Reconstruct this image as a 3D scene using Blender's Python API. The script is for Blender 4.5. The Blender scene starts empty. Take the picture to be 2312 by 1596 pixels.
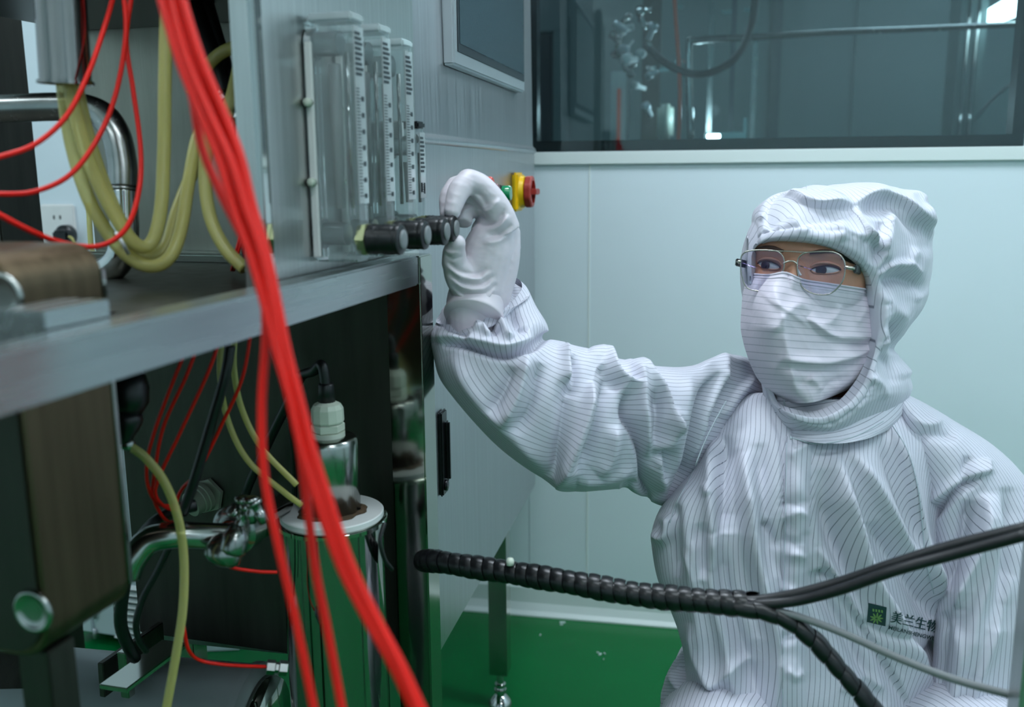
import bpy, bmesh, math, random
import numpy as np
from mathutils import Vector, Matrix
from mathutils.bvhtree import BVHTree
random.seed(7); rng = np.random.RandomState(7)
SC = bpy.context.scene
COL = SC.collection
rad = math.radians

# ------------------------------------------------------------------ camera
F, CX, CY = 2140.0, 1156.0, 798.0
CAM = np.array([0.0, 0.0, 1.10])
def rot(a, ax):
    c, s = math.cos(a), math.sin(a)
    return np.array({'x': [[1, 0, 0], [0, c, -s], [0, s, c]], 'z': [[c, -s, 0], [s, c, 0], [0, 0, 1]]}[ax])
R = rot(rad(15.9), 'z') @ rot(rad(90 - 10.9), 'x') @ rot(rad(-0.5), 'z')
cd = bpy.data.cameras.new('camera'); cam = bpy.data.objects.new('camera', cd); COL.objects.link(cam)
m4 = Matrix([list(R[0]) + [0], list(R[1]) + [0], list(R[2]) + [1.10], [0, 0, 0, 1]]); cam.matrix_world = m4
cd.sensor_fit = 'HORIZONTAL'; cd.sensor_width = 36; cd.lens = F / 2312 * 36; cd.clip_start = 0.02
cd.dof.use_dof = True; cd.dof.focus_distance = 1.28; cd.dof.aperture_fstop = 4.2
SC.camera = cam
# ------------------------------------------------------------------ world, exposure
w = bpy.data.worlds.new('world'); SC.world = w; w.use_nodes = True
w.node_tree.nodes['Background'].inputs[0].default_value = (0.55, 0.75, 0.8, 1)
w.node_tree.nodes['Background'].inputs[1].default_value = 0.25
SC.view_settings.view_transform = 'Standard'; SC.view_settings.look = 'None'
SC.view_settings.exposure = 0.0; SC.view_settings.gamma = 1.0; SC.view_settings.use_curve_mapping = False
SC.cycles.use_denoising = True; SC.cycles.max_bounces = 8; SC.cycles.caustics_reflective = False

# room frame: back wall through OW, its direction U, normal N towards the camera
RA = rad(4.6)
U = np.array([math.cos(RA), math.sin(RA), 0.0]); N = np.array([math.sin(RA), -math.cos(RA), 0.0]); OW = np.array([-0.46, 2.178, 0.0])
ZV = np.array([0, 0, 1.0])
def RM(s, n, z): return OW + U * s + N * n + ZV * z

def lamp(name, s, n, z, sx, sy, watts, color=(0.79, 0.88, 1.0)):
    l = bpy.data.lights.new(name, 'AREA'); l.shape = 'RECTANGLE'; l.size = sx; l.size_y = sy; l.energy = watts; l.color = color
    o = bpy.data.objects.new(name, l); COL.objects.link(o); o.location = RM(s, n, z); o.rotation_euler = (0, 0, RA)
    return o
PANELS = [(-0.25, 1.0), (1.5, 0.7), (-1.9, 2.0), (0.5, 2.3), (1.5, 3.4), (-0.9, 3.6)]
for i, (s, n) in enumerate(PANELS):
    lamp('panel_light', s, n, 2.545, 1.15, 0.28, [23.5, 9, 2.5, 4.5, 4, 2][i])

# ------------------------------------------------------------------ pixel helpers
def ray(x, y): return R @ np.array([(x - CX) / F, -(y - CY) / F, -1.0])
def D(x, y, d): return CAM + ray(x, y) * d
def onX(x, y, X): r = ray(x, y); return CAM + r * ((X - CAM[0]) / r[0])
def onY(x, y, Y): r = ray(x, y); return CAM + r * ((Y - CAM[1]) / r[1])
def onZ(x, y, Z): r = ray(x, y); return CAM + r * ((Z - CAM[2]) / r[2])
def onP(x, y, p, n): r = ray(x, y); return CAM + r * (np.dot(p - CAM, n) / np.dot(r, n))
def projv(P):
    c = (P - CAM) @ R
    return np.stack([CX + F * c[:, 0] / -c[:, 2], CY - F * c[:, 1] / -c[:, 2], -c[:, 2]], 1)
RIGHT = R[:, 0]; UPC = R[:, 1]; BACK = R[:, 2]      # camera right, up, towards viewer

# ------------------------------------------------------------------ materials
MATS = {}
def new_mat(name):
    m = bpy.data.materials.new(name); m.use_nodes = True
    nt = m.node_tree; b = nt.nodes['Principled BSDF']
    MATS[name] = m
    return m, nt, b
def lin(c): return tuple(((v / 255) / 12.92 if v / 255 <= 0.04045 else ((v / 255 + 0.055) / 1.055) ** 2.4) for v in c) + (1,)
def simple(name, col, rough=0.5, metal=0.0, noise=0.0, nscale=20, bump=0.0, bscale=60, spec=0.5, coat=0.0, stretch=None, trans=0.0):
    m, nt, b = new_mat(name); L = nt.links
    b.inputs['Base Color'].default_value = lin(col); b.inputs['Roughness'].default_value = rough
    b.inputs['Metallic'].default_value = metal; b.inputs['Specular IOR Level'].default_value = spec
    b.inputs['Coat Weight'].default_value = coat
    if trans: b.inputs['Transmission Weight'].default_value = trans
    tc = nt.nodes.new('ShaderNodeTexCoord'); mp = nt.nodes.new('ShaderNodeMapping'); L.new(tc.outputs['Object'], mp.inputs[0])
    if stretch: mp.inputs['Scale'].default_value = stretch
    if noise:
        n = nt.nodes.new('ShaderNodeTexNoise'); n.inputs['Scale'].default_value = nscale; n.inputs['Detail'].default_value = 6
        L.new(mp.outputs[0], n.inputs[0])
        mr = nt.nodes.new('ShaderNodeMix'); mr.data_type = 'RGBA'; mr.blend_type = 'MULTIPLY'; mr.inputs[0].default_value = 1
        mr.inputs[6].default_value = lin(col)
        cr = nt.nodes.new('ShaderNodeMapRange'); cr.inputs[1].default_value = 0.3; cr.inputs[2].default_value = 0.7
        cr.inputs[3].default_value = 1 - noise; cr.inputs[4].default_value = 1.0
        L.new(n.outputs[0], cr.inputs[0]); L.new(cr.outputs[0], mr.inputs[7]); L.new(mr.outputs[2], b.inputs['Base Color'])
        rr = nt.nodes.new('ShaderNodeMapRange'); rr.inputs[3].default_value = rough * 0.8; rr.inputs[4].default_value = min(1, rough * 1.25)
        L.new(n.outputs[0], rr.inputs[0]); L.new(rr.outputs[0], b.inputs['Roughness'])
    if bump:
        n2 = nt.nodes.new('ShaderNodeTexNoise'); n2.inputs['Scale'].default_value = bscale; n2.inputs['Detail'].default_value = 4
        L.new(mp.outputs[0], n2.inputs[0]); bp = nt.nodes.new('ShaderNodeBump'); bp.inputs['Strength'].default_value = bump
        bp.inputs['Distance'].default_value = 0.002; L.new(n2.outputs[0], bp.inputs['Height']); L.new(bp.outputs[0], b.inputs['Normal'])
    return m
M_wall = simple('white_panel', (222, 236, 242), 0.30, noise=0.04, nscale=3)
M_trimw = simple('white_trim', (222, 232, 230), 0.35)
M_ceil = simple('ceiling_white', (215, 220, 220), 0.6)
M_floor = simple('green_epoxy', (0, 110, 52), 0.22, spec=0.22, noise=0.10, nscale=5, bump=0.05, bscale=8)
M_fleck = simple('dust_white', (200, 220, 215), 0.8)
M_brush = simple('brushed_steel', (208, 210, 208), 0.30, 1.0, noise=0.16, nscale=12, bump=0.05, bscale=170, stretch=(14, 14, 0.3))
M_brushh = simple('brushed_steel_level', (178, 184, 184), 0.26, 1.0, noise=0.15, nscale=7, bump=0.10, bscale=60, stretch=(14, 0.6, 14))
M_cab = simple('cabinet_steel', (190, 193, 196), 0.33, 1.0, noise=0.16, nscale=12, bump=0.05, bscale=170, stretch=(14, 14, 0.3))
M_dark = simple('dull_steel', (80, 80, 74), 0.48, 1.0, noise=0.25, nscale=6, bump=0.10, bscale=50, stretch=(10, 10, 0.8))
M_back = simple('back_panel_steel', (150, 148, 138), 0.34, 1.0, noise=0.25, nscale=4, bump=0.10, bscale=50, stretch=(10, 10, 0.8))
M_brown = simple('brown_tinted_steel', (112, 96, 76), 0.36, 1.0, noise=0.3, nscale=8, bump=0.15, bscale=70, stretch=(16, 16, 0.6))
M_pol = simple('polished_steel', (196, 198, 196), 0.07, 1.0, bump=0.03, bscale=10)
M_capm = simple('satin_steel', (170, 172, 168), 0.2, 1.0)
M_vess = simple('dark_polished_steel', (150, 150, 147), 0.08, 1.0, bump=0.03, bscale=10)
M_pol2 = simple('mirror_steel', (168, 172, 164), 0.10, 1.0, bump=0.02, bscale=8)
M_cast = simple('satin_cast_steel', (160, 162, 160), 0.25, 1.0, noise=0.2, nscale=60)
M_red = simple('red_tube', (230, 26, 12), 0.42, noise=0.08, nscale=30, spec=0.3)
M_orange = simple('orange_line', (220, 80, 40), 0.4)
M_black = simple('black_rubber', (20, 21, 24), 0.38, bump=0.1, bscale=150)
M_blackp = simple('black_plastic', (16, 17, 20), 0.32)
M_grey = simple('grey_cable', (120, 124, 126), 0.45)
M_ptfe = simple('white_plastic', (232, 234, 232), 0.4, noise=0.05, nscale=30)
M_cream = simple('cream_nylon', (205, 214, 198), 0.42, noise=0.06, nscale=60)
M_stain = simple('rust_residue', (86, 66, 44), 0.8, noise=0.5, nscale=150, bump=0.5, bscale=200)
M_brass = simple('dull_brass_green', (150, 155, 118), 0.35, 0.8)
M_yel = simple('yellow_plastic', (245, 200, 20), 0.38)
M_swred = simple('switch_red', (165, 52, 42), 0.42)
M_dred = simple('dark_red_plastic', (110, 20, 22), 0.3)
M_grn = simple('green_lens', (10, 150, 95), 0.15, coat=0.6)
M_orl = simple('orange_red_button', (225, 70, 50), 0.3)
M_scr = simple('screen_off', (74, 92, 100), 0.16, noise=0.06, nscale=300)
M_bezel = simple('dark_bezel', (44, 52, 58), 0.4)
M_alu = simple('silver_frame', (196, 202, 206), 0.35, 0.6)
M_frameb = simple('black_window_frame', (6, 8, 10), 0.22)
M_skin = simple('skin', (200, 145, 118), 0.45, noise=0.10, nscale=50, bump=0.15, bscale=300)
MATS['skin'].node_tree.nodes['Principled BSDF'].inputs['Subsurface Weight'].default_value = 0.12
MATS['skin'].node_tree.nodes['Principled BSDF'].inputs['Subsurface Radius'].default_value = (0.01, 0.004, 0.002)
M_hair = simple('black_hair', (22, 17, 16), 0.5, bump=0.6, bscale=200)
M_brow = simple('eyebrow_hair', (66, 44, 38), 0.7)
M_lid = simple('lash_line', (40, 24, 22), 0.6)
M_scl = simple('eye_white', (205, 205, 208), 0.15)
M_iris = simple('iris_brown', (38, 22, 18), 0.12)
M_pup = simple('pupil', (4, 4, 5), 0.08)
M_glasm = simple('silver_spectacle_metal', (170, 168, 158), 0.22, 1.0)
M_temple = simple('black_temple', (18, 20, 26), 0.3)
M_print = simple('print_dark_green', (26, 66, 66), 0.6)
M_leaf = simple('print_light_green', (120, 165, 90), 0.6)
M_ink = simple('scale_ink', (40, 50, 56), 0.6)
M_wallfar = simple('grey_green_far_wall', (112, 134, 134), 0.45)
M_wallfar2 = simple('far_wall_seam', (78, 96, 98), 0.5)
M_farfloor = simple('far_floor', (30, 90, 70), 0.3)
M_boot = simple('white_boot_rubber', (190, 196, 196), 0.4)

def glove_mat():
    m, nt, b = new_mat('white_glove'); b.inputs['Base Color'].default_value = lin((216, 208, 216)); b.inputs['Roughness'].default_value = 0.42
    b.inputs['Subsurface Weight'].default_value = 0.1; b.inputs['Subsurface Radius'].default_value = (0.006, 0.003, 0.002)
    return m
M_glove = glove_mat()
def fabric(name, spacing, base=(208, 208, 220), line=(70, 80, 100), wid=0.065, amount=0.85):
    """white cloth with fine woven dark yarns running along v, `spacing` metres apart in u"""
    m, nt, b = new_mat(name); L = nt.links
    uv = nt.nodes.new('ShaderNodeUVMap'); sx = nt.nodes.new('ShaderNodeSeparateXYZ'); L.new(uv.outputs[0], sx.inputs[0])
    def mth(op, a, bb=None):
        n = nt.nodes.new('ShaderNodeMath'); n.operation = op
        for i, v in enumerate((a, bb)):
            if v is None: continue
            if isinstance(v, (int, float)): n.inputs[i].default_value = v
            else: L.new(v, n.inputs[i])
        return n.outputs[0]
    s = mth('MULTIPLY', sx.outputs[0], 1.0 / spacing); f = mth('FRACT', s); d = mth('ABSOLUTE', mth('SUBTRACT', f, 0.5))
    mr = nt.nodes.new('ShaderNodeMapRange'); mr.inputs[1].default_value = wid; mr.inputs[2].default_value = wid * 0.4
    mr.inputs[3].default_value = 0; mr.inputs[4].default_value = amount; L.new(d, mr.inputs[0])
    mx = nt.nodes.new('ShaderNodeMix'); mx.data_type = 'RGBA'; mx.inputs[6].default_value = lin(base); mx.inputs[7].default_value = lin(line)
    L.new(mr.outputs[0], mx.inputs[0]); L.new(mx.outputs[2], b.inputs['Base Color'])
    b.inputs['Roughness'].default_value = 0.5; b.inputs['Sheen Weight'].default_value = 0.15; b.inputs['Specular IOR Level'].default_value = 0.45
    tc = nt.nodes.new('ShaderNodeTexCoord'); n = nt.nodes.new('ShaderNodeTexNoise'); n.inputs['Scale'].default_value = 70; n.inputs['Detail'].default_value = 3
    n.inputs['Distortion'].default_value = 0.6
    L.new(tc.outputs['Object'], n.inputs[0]); bp = nt.nodes.new('ShaderNodeBump'); bp.inputs['Strength'].default_value = 0.16; bp.inputs['Distance'].default_value = 0.004
    L.new(n.outputs[0], bp.inputs['Height']); L.new(bp.outputs[0], b.inputs['Normal'])
    return m
M_cloth = fabric('striped_cleanroom_cloth', 0.0062)
M_hoodc = fabric('striped_hood_cloth', 0.0060, wid=0.055, amount=.75)
M_mask = fabric('striped_mask_cloth', 0.0064, base=(220, 212, 224), line=(130, 132, 148), wid=0.08, amount=0.6)

def glassmat(name, tint, gloss=1.0, rough=0.0, ior=1.5, gcol=(1, 1, 1, 1), frost=0.0):
    m = bpy.data.materials.new(name); m.use_nodes = True; nt = m.node_tree; nt.nodes.clear(); L = nt.links
    o = nt.nodes.new('ShaderNodeOutputMaterial'); t = nt.nodes.new('ShaderNodeBsdfTransparent'); t.inputs[0].default_value = tint
    g = nt.nodes.new('ShaderNodeBsdfGlossy'); g.inputs['Roughness'].default_value = rough; g.inputs[0].default_value = gcol
    fr = nt.nodes.new('ShaderNodeFresnel'); fr.inputs[0].default_value = ior
    mu = nt.nodes.new('ShaderNodeMath'); mu.operation = 'MULTIPLY'; mu.use_clamp = True; L.new(fr.outputs[0], mu.inputs[0]); mu.inputs[1].default_value = gloss
    mx = nt.nodes.new('ShaderNodeMixShader'); L.new(mu.outputs[0], mx.inputs[0]); L.new(t.outputs[0], mx.inputs[1]); L.new(g.outputs[0], mx.inputs[2])
    if frost:
        df = nt.nodes.new('ShaderNodeBsdfDiffuse'); df.inputs[0].default_value = (.85, .92, .93, 1); m2 = nt.nodes.new('ShaderNodeMixShader'); m2.inputs[0].default_value = frost
        L.new(t.outputs[0], m2.inputs[1]); L.new(df.outputs[0], m2.inputs[2]); L.new(m2.outputs[0], mx.inputs[1])
    L.new(mx.outputs[0], o.inputs[0]); return m
M_glass = glassmat('window_glass', (0.62, 0.76, 0.78, 1), 1.6)
M_lens = glassmat('lens_glass', (0.90, 0.90, 0.97, 1), 1.2, gcol=(0.62, 0.5, 1.0, 1))
M_acry = glassmat('clear_acrylic', (0.93, 0.97, 0.97, 1), 1.0, 0.05, frost=.13)
M_frost = glassmat('frosted_plastic', (0.9, 0.95, 0.96, 1), 1.0, 0.15, frost=.45)
def silicone():
    m = bpy.data.materials.new('yellow_silicone'); m.use_nodes = True; nt = m.node_tree; b = nt.nodes['Principled BSDF']; L = nt.links
    b.inputs['Base Color'].default_value = lin((210, 202, 128)); b.inputs['Roughness'].default_value = 0.25
    b.inputs['Subsurface Weight'].default_value = 0.3; b.inputs['Subsurface Radius'].default_value = (0.01, 0.01, 0.005)
    o = nt.nodes['Material Output']; t = nt.nodes.new('ShaderNodeBsdfTransparent'); t.inputs[0].default_value = (0.9, 0.88, 0.62, 1)
    mx = nt.nodes.new('ShaderNodeMixShader'); lw = nt.nodes.new('ShaderNodeLayerWeight'); lw.inputs[0].default_value = 0.35
    mr = nt.nodes.new('ShaderNodeMapRange'); mr.inputs[3].default_value = 0.52; mr.inputs[4].default_value = 1.0
    L.new(lw.outputs[1], mr.inputs[0]); L.new(mr.outputs[0], mx.inputs[0]); L.new(t.outputs[0], mx.inputs[1]); L.new(b.outputs[0], mx.inputs[2]); L.new(mx.outputs[0], o.inputs[0])
    return m
M_sil = silicone()
def emis(name, col, s):
    m, nt, b = new_mat(name); b.inputs['Base Color'].default_value = (0.8, 0.8, 0.8, 1)
    b.inputs['Emission Color'].default_value = col; b.inputs['Emission Strength'].default_value = s; return m
M_lamp = emis('lamp_diffuser', (0.85, 0.96, 1.0, 1), 9.0)
M_glow = emis('reflection_glow', (0.85, 0.95, 1.0, 1), 30.0)  # added glow for a lamp reflection in the window glass

# ------------------------------------------------------------------ object helpers
def base_name(o): return o.name.split('.')[0]
def mk(name, V, Fc, mat, parent=None, smooth=True, label=None, cat=None, group=None, kind=None, uv=None, sharp=None):
    V = np.asarray(V, float)
    off = np.zeros(3)
    if parent is not None:
        r = parent
        while r is not None: off = off + np.array(r.location); r = r.parent
        loc = np.zeros(3)
    else:
        lo, hi = V.min(0), V.max(0); loc = np.array([(lo[0] + hi[0]) / 2, (lo[1] + hi[1]) / 2, lo[2]])
    me = bpy.data.meshes.new(name)
    me.from_pydata((V - off - loc).tolist(), [], [tuple(int(i) for i in f) for f in Fc]); me.update()
    if uv is not None:
        ul = me.uv_layers.new(name='UVMap'); idx = np.zeros(len(me.loops), int); me.loops.foreach_get('vertex_index', idx)
        ul.data.foreach_set('uv', np.asarray(uv)[idx].astype(np.float32).ravel())
    if smooth: me.polygons.foreach_set('use_smooth', [True] * len(me.polygons))
    if smooth and sharp: me.set_sharp_from_angle(angle=rad(sharp))
    me.materials.append(mat)
    o = bpy.data.objects.new(name, me); COL.objects.link(o); o.location = loc
    if parent is not None: o.parent = parent
    tag(o, label, cat, group, kind); return o
def tag(o, label=None, cat=None, group=None, kind=None):
    if label: o['label'] = label
    if cat: o['category'] = cat
    if group: o['group'] = group
    if kind: o['kind'] = kind
    return o
def thing(name, label, cat, loc, group=None):
    o = bpy.data.objects.new(name, None); COL.objects.link(o); o.location = tuple(loc); o.empty_display_size = 0.05
    return tag(o, label, cat, group)
class MB:
    def __init__(s): s.v = []; s.f = []
    def add(s, V, Fc):
        n = len(s.v); s.v += [tuple(p) for p in V]; s.f += [tuple(i + n for i in f) for f in Fc]; return s
    def mk(s, name, mat, parent=None, **k): return mk(name, s.v, s.f, mat, parent, **k)
def box_vf(c, ax, ay, az, hx, hy, hz, bev=0.0):
    """box with optional bevelled edges"""
    c, ax, ay, az = map(lambda q: np.asarray(q, float), (c, ax, ay, az))
    bm = bmesh.new(); bmesh.ops.create_cube(bm, size=2)
    for v in bm.verts: v.co = Vector((v.co.x * hx, v.co.y * hy, v.co.z * hz))
    if bev: bmesh.ops.bevel(bm, geom=list(bm.edges), offset=min(bev, hx * .9, hy * .9, hz * .9), segments=2, affect='EDGES')
    V = [c + ax * v.co.x + ay * v.co.y + az * v.co.z for v in bm.verts]; bm.verts.index_update()
    Fc = [[v.index for v in f.verts] for f in bm.faces]; bm.free(); return V, Fc
XA, YA, ZA = np.eye(3)
def wbox(x0, x1, y0, y1, z0, z1, bev=0.0): return box_vf(((x0 + x1) / 2, (y0 + y1) / 2, (z0 + z1) / 2), XA, YA, ZA, (x1 - x0) / 2, (y1 - y0) / 2, (z1 - z0) / 2, bev)
def rbox(s0, s1, n0, n1, z0, z1, bev=0.0): return box_vf(RM((s0 + s1) / 2, (n0 + n1) / 2, (z0 + z1) / 2), U, N, ZA, (s1 - s0) / 2, (n1 - n0) / 2, (z1 - z0) / 2, bev)
def frame_of(d):
    d = np.asarray(d, float); d = d / np.linalg.norm(d); a = ZA if abs(d[2]) < .9 else XA
    x = np.cross(a, d); x /= np.linalg.norm(x); return x, np.cross(d, x), d
def lathe(p, d, prof, n=32, ph=0.0):
    """prof: list of (radius, distance along d) from p"""
    x, y, d = frame_of(d); V = []; Fc = []; p = np.asarray(p, float)
    for r, h in prof:
        for k in range(n):
            a = 2 * math.pi * k / n + ph; V.append(p + d * h + (x * math.cos(a) + y * math.sin(a)) * r)
    for i in range(len(prof) - 1):
        for k in range(n): a = i * n + k; b = i * n + (k + 1) % n; Fc.append((a, b, b + n, a + n))
    Fc.append(tuple(range(n))[::-1]); Fc.append(tuple(range((len(prof) - 1) * n, len(prof) * n)))
    return V, Fc
def spline(P, n):
    P = np.asarray(P, float); k = len(P)
    if k == 2: t = np.linspace(0, 1, n)[:, None]; return P[0] * (1 - t) + P[1] * t
    Q = np.vstack([2 * P[0] - P[1], P, 2 * P[-1] - P[-2]]); out = []
    for t in np.linspace(0, k - 1 - 1e-9, n):
        i = int(t); u = t - i; a, b, c, d = Q[i], Q[i + 1], Q[i + 2], Q[i + 3]
        out.append(0.5 * ((2 * b) + (-a + c) * u + (2 * a - 5 * b + 4 * c - d) * u * u + (-a + 3 * b - 3 * c + d) * u ** 3))
    return np.array(out)
def sweep_frames(P):
    T = np.gradient(P, axis=0); T /= np.linalg.norm(T, axis=1)[:, None]
    x, y, _ = frame_of(T[0]); X = [x]; Y = [y]
    for t in T[1:]:
        x = X[-1] - t * np.dot(X[-1], t); x /= np.linalg.norm(x); X.append(x); Y.append(np.cross(t, x))
    return T, np.array(X), np.array(Y)
def tube_vf(P, r, n=10, bore=0.0):
    P = np.asarray(P, float); rr = np.broadcast_to(np.asarray(r, float), (len(P),)); T, X, Y = sweep_frames(P); V = []; Fc = []
    for p, x, y, q in zip(P, X, Y, rr):
        for k in range(n): a = 2 * math.pi * k / n; V.append(p + (x * math.cos(a) + y * math.sin(a)) * q)
    m = len(P)
    for i in range(m - 1):
        for k in range(n): a = i * n + k; b = i * n + (k + 1) % n; Fc.append((a, b, b + n, a + n))
    if bore:
        e = len(V)
        for k in range(n): a = 2 * math.pi * k / n; V.append(P[-1] + (X[-1] * math.cos(a) + Y[-1] * math.sin(a)) * bore)
        for k in range(n): a = 2 * math.pi * k / n; V.append(P[-1] - T[-1] * 0.008 + (X[-1] * math.cos(a) + Y[-1] * math.sin(a)) * bore * .95)
        l = (m - 1) * n
        for k in range(n): k2 = (k + 1) % n; Fc.append((l + k, l + k2, e + k2, e + k)); Fc.append((e + k, e + k2, e + n + k2, e + n + k))
        Fc.append(tuple(range(e + n, e + 2 * n))); Fc.append(tuple(range(n))[::-1])
    else: Fc.append(tuple(range(n))[::-1]); Fc.append(tuple(range((m - 1) * n, m * n)))
    return V, Fc
def px(*pts): return np.array([D(*p) for p in pts])
def tube(name, pts, r, mat, parent=None, n=48, seg=10, world=False, bore=0, **k):
    P = spline(pts if world else px(*pts), n); V, Fc = tube_vf(P, r, seg, bore); return mk(name, V, Fc, mat, parent, **k)

# ================================================================== SETTING
def struct(name, vf, mat, **k): return mk(name, vf[0], vf[1], mat, smooth=False, kind='structure', **k)
SL, SR, NB = -2.3, 2.3, 4.4           # side walls and rear wall in the room frame
ZC = 2.6
floor = struct('floor', rbox(SL, SR, 0, NB, -0.05, 0), M_floor)
struct('ceiling', rbox(SL, SR, 0, NB, ZC, ZC + .05), M_ceil)
wS0, wS1 = np.dot(onP(1190, 344, OW, N) - OW, U), np.dot(onP(2322, 200, OW, N) - OW, U)
WZ0 = onP(1207, 343, OW, N)[2]; WZ1 = 2.05
wl = thing('wall_back', None, None, RM(0, 0, 0)); wl['kind'] = 'structure'
seamS = np.dot(onP(1330, 600, OW, N) - OW, U)
def wpanel(s0, s1, z0, z1):
    V, Fc = rbox(s0 + .0006, s1 - .0006, -0.05, 0, z0, z1, 0.0008); mk('wall_panel', V, Fc, M_wall, wl, smooth=False)
for a, b in ((SL, -1.20), (-1.20, wS0)): wpanel(a, b, 0, ZC)
wpanel(wS0, seamS, 0, WZ0); wpanel(seamS, wS1 + .25, 0, WZ0)
wpanel(wS1, SR, WZ0, ZC); wpanel(wS1 + .25, SR, 0, WZ0)
wpanel(wS0, wS1, WZ1, ZC)
V, Fc = rbox(SL, SR, -0.054, -0.0505, 0, WZ0 - .01); mk('backing', V, Fc, M_trimw, wl, smooth=False)
V, Fc = rbox(seamS - .002, seamS + .002, -0.001, 0.0012, 0.07, WZ0 - .03); mk('seam_strip', V, Fc, M_trimw, wl, smooth=False)
struct('wall_left', rbox(SL - .05, SL, 0, NB, 0, ZC), M_wall)
struct('wall_right', rbox(SR, SR + .05, 0, NB, 0, ZC), M_wall)
struct('wall_front', rbox(SL, SR, NB, NB + .05, 0, ZC), M_wall)
# window: sill trim, black frame, glass
struct('trim_1', rbox(wS0 - .01, wS1 + .06, 0.0, 0.010, WZ0 - .030, WZ0 - .001, 0.002), M_trimw)
wi = thing('window_1', None, None, RM((wS0 + wS1) / 2, 0, WZ0)); wi['kind'] = 'structure'
fb = 0.024
for nm, a in (('window_frame', (wS0, wS1, WZ0, WZ0 + fb)), ('window_frame', (wS0, wS0 + fb, WZ0 + fb, WZ1)), ('window_frame', (wS1 - fb, wS1, WZ0 + fb, WZ1)), ('window_frame', (wS0, wS1, WZ1 - fb, WZ1))):
    V, Fc = rbox(a[0], a[1], -0.045, 0.002, a[2], a[3], .001); mk(nm, V, Fc, M_frameb, wi, smooth=False)
V, Fc = rbox(wS0 + .001, wS1 - .001, 0.0022, 0.0062, WZ0 + .001, WZ1 - .001); mk('glass_pane', V, Fc, M_glass, wi, smooth=False)
# coved baseboard
prof = [(0, 0), (0.03, 0), (0.03, .004), (.020, .012), (.012, .03), (.010, .068), (.004, .075), (0, .075)]
V = []; n = len(prof)
for s in (SL, SR):
    for a, z in prof: V.append(RM(s, a, z))
Fc = [(i, (i + 1) % n, (i + 1) % n + n, i + n) for i in range(n)] + [tuple(range(n))[::-1], tuple(range(n, 2 * n))]
mk('baseboard_back', V, Fc, M_trimw, smooth=False, kind='structure')
# debris flecks on the floor
mb = MB()
for (x, y, s) in ((1270, 1405, .007), (1282, 1343 + 35, .003), (1355, 1477, .005), (1365, 1475, .003), (1350, 1473, .003), (1220, 1433, .003), (1363, 1488, .002), (1268, 1410, .004)):
    c = onZ(x, y, 0.0016); a = rng.rand() * 3; q = np.array([math.cos(a), math.sin(a), 0]); mb.add(*box_vf(c, q, np.cross(ZA, q), ZA, s, s * .45, .0014, .0005))
mb.mk('paint_fleck', M_fleck, floor, kind='stuff', smooth=False)
# ceiling panel lights
for i, (s, n) in enumerate(PANELS):
    t = thing('ceiling_light', 'white rectangular ceiling light panel, %s' % ['above the control cabinet by the glazed wall', 'above the crouching worker by the glazed wall', 'over the machine at the left', 'straight above the photographer', 'at the right rear of the room', 'at the left rear of the room'][i], 'light', RM(s, n, 2.55), 'ceiling light panels')
    V, Fc = rbox(s - .62, s + .62, n - .17, n + .17, 2.556, 2.6, .003); mk('housing', V, Fc, M_alu, t, smooth=False)
    V, Fc = rbox(s - .59, s + .59, n - .15, n + .15, 2.549, 2.555); mk('diffuser', V, Fc, M_lamp, t, smooth=False)

# adjacent room behind the glass
FD = -3.0
struct('wall_far', rbox(-3.0, 3.6, FD - .05, FD, 0, 2.7), M_wallfar)
struct('floor_far', rbox(-3.0, 3.6, FD, -0.06, -0.05, 0), M_farfloor)
struct('ceiling_far', rbox(-3.0, 3.6, FD, -0.06, 2.7, 2.75), M_wallfar)
struct('wall_far_left', rbox(-3.05, -3.0, FD, -0.06, 0, 2.7), M_wallfar)
struct('wall_far_right', rbox(3.6, 3.65, FD, -0.06, 0, 2.7), M_wallfar)
def far(x, y, n): return onP(x, y, OW + N * n, N)
def fs(x, y, n): q = far(x, y, n) - OW; return np.dot(q, U), q[2]
for i, (xa, xb) in enumerate(((1735, 1760), (1925, 1935))):
    s0, s1 = fs(xa, 200, FD)[0], fs(xb, 200, FD)[0]
    struct('trim_%d' % (i + 2), rbox(s0, s1, FD, FD + .02, 0, 2.7), M_wallfar2 if i == 0 else M_wallfar)
dr = thing('door_1', None, None, RM(fs(1250, 200, FD)[0], FD, 0)); dr['kind'] = 'structure'
s0, z1 = fs(1222, 75, FD); s1, _ = fs(1285, 75, FD); s2, z2 = fs(1255, 105, FD)
V, Fc = rbox(s1 - .08, s1, FD, FD + .05, 0, z1, .005); mk('door_frame', V, Fc, M_wallfar, dr, smooth=False)
V, Fc = rbox(s0 - .6, s1, FD, FD + .05, z1, z1 + .08, .005); mk('door_frame', V, Fc, M_wallfar, dr, smooth=False)
V, Fc = rbox(s0 - .6, s1 - .09, FD, FD + .02, 0, z1 - .01, .005); mk('door_leaf', V, Fc, M_bezel, dr, smooth=False)
lampf = lamp('far_room_light', 1.6, -2.0, 2.55, 1.5, .3, 16)
lamp('far_room_light', -.4, -1.5, 2.55, 1.0, .3, 8)
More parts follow.
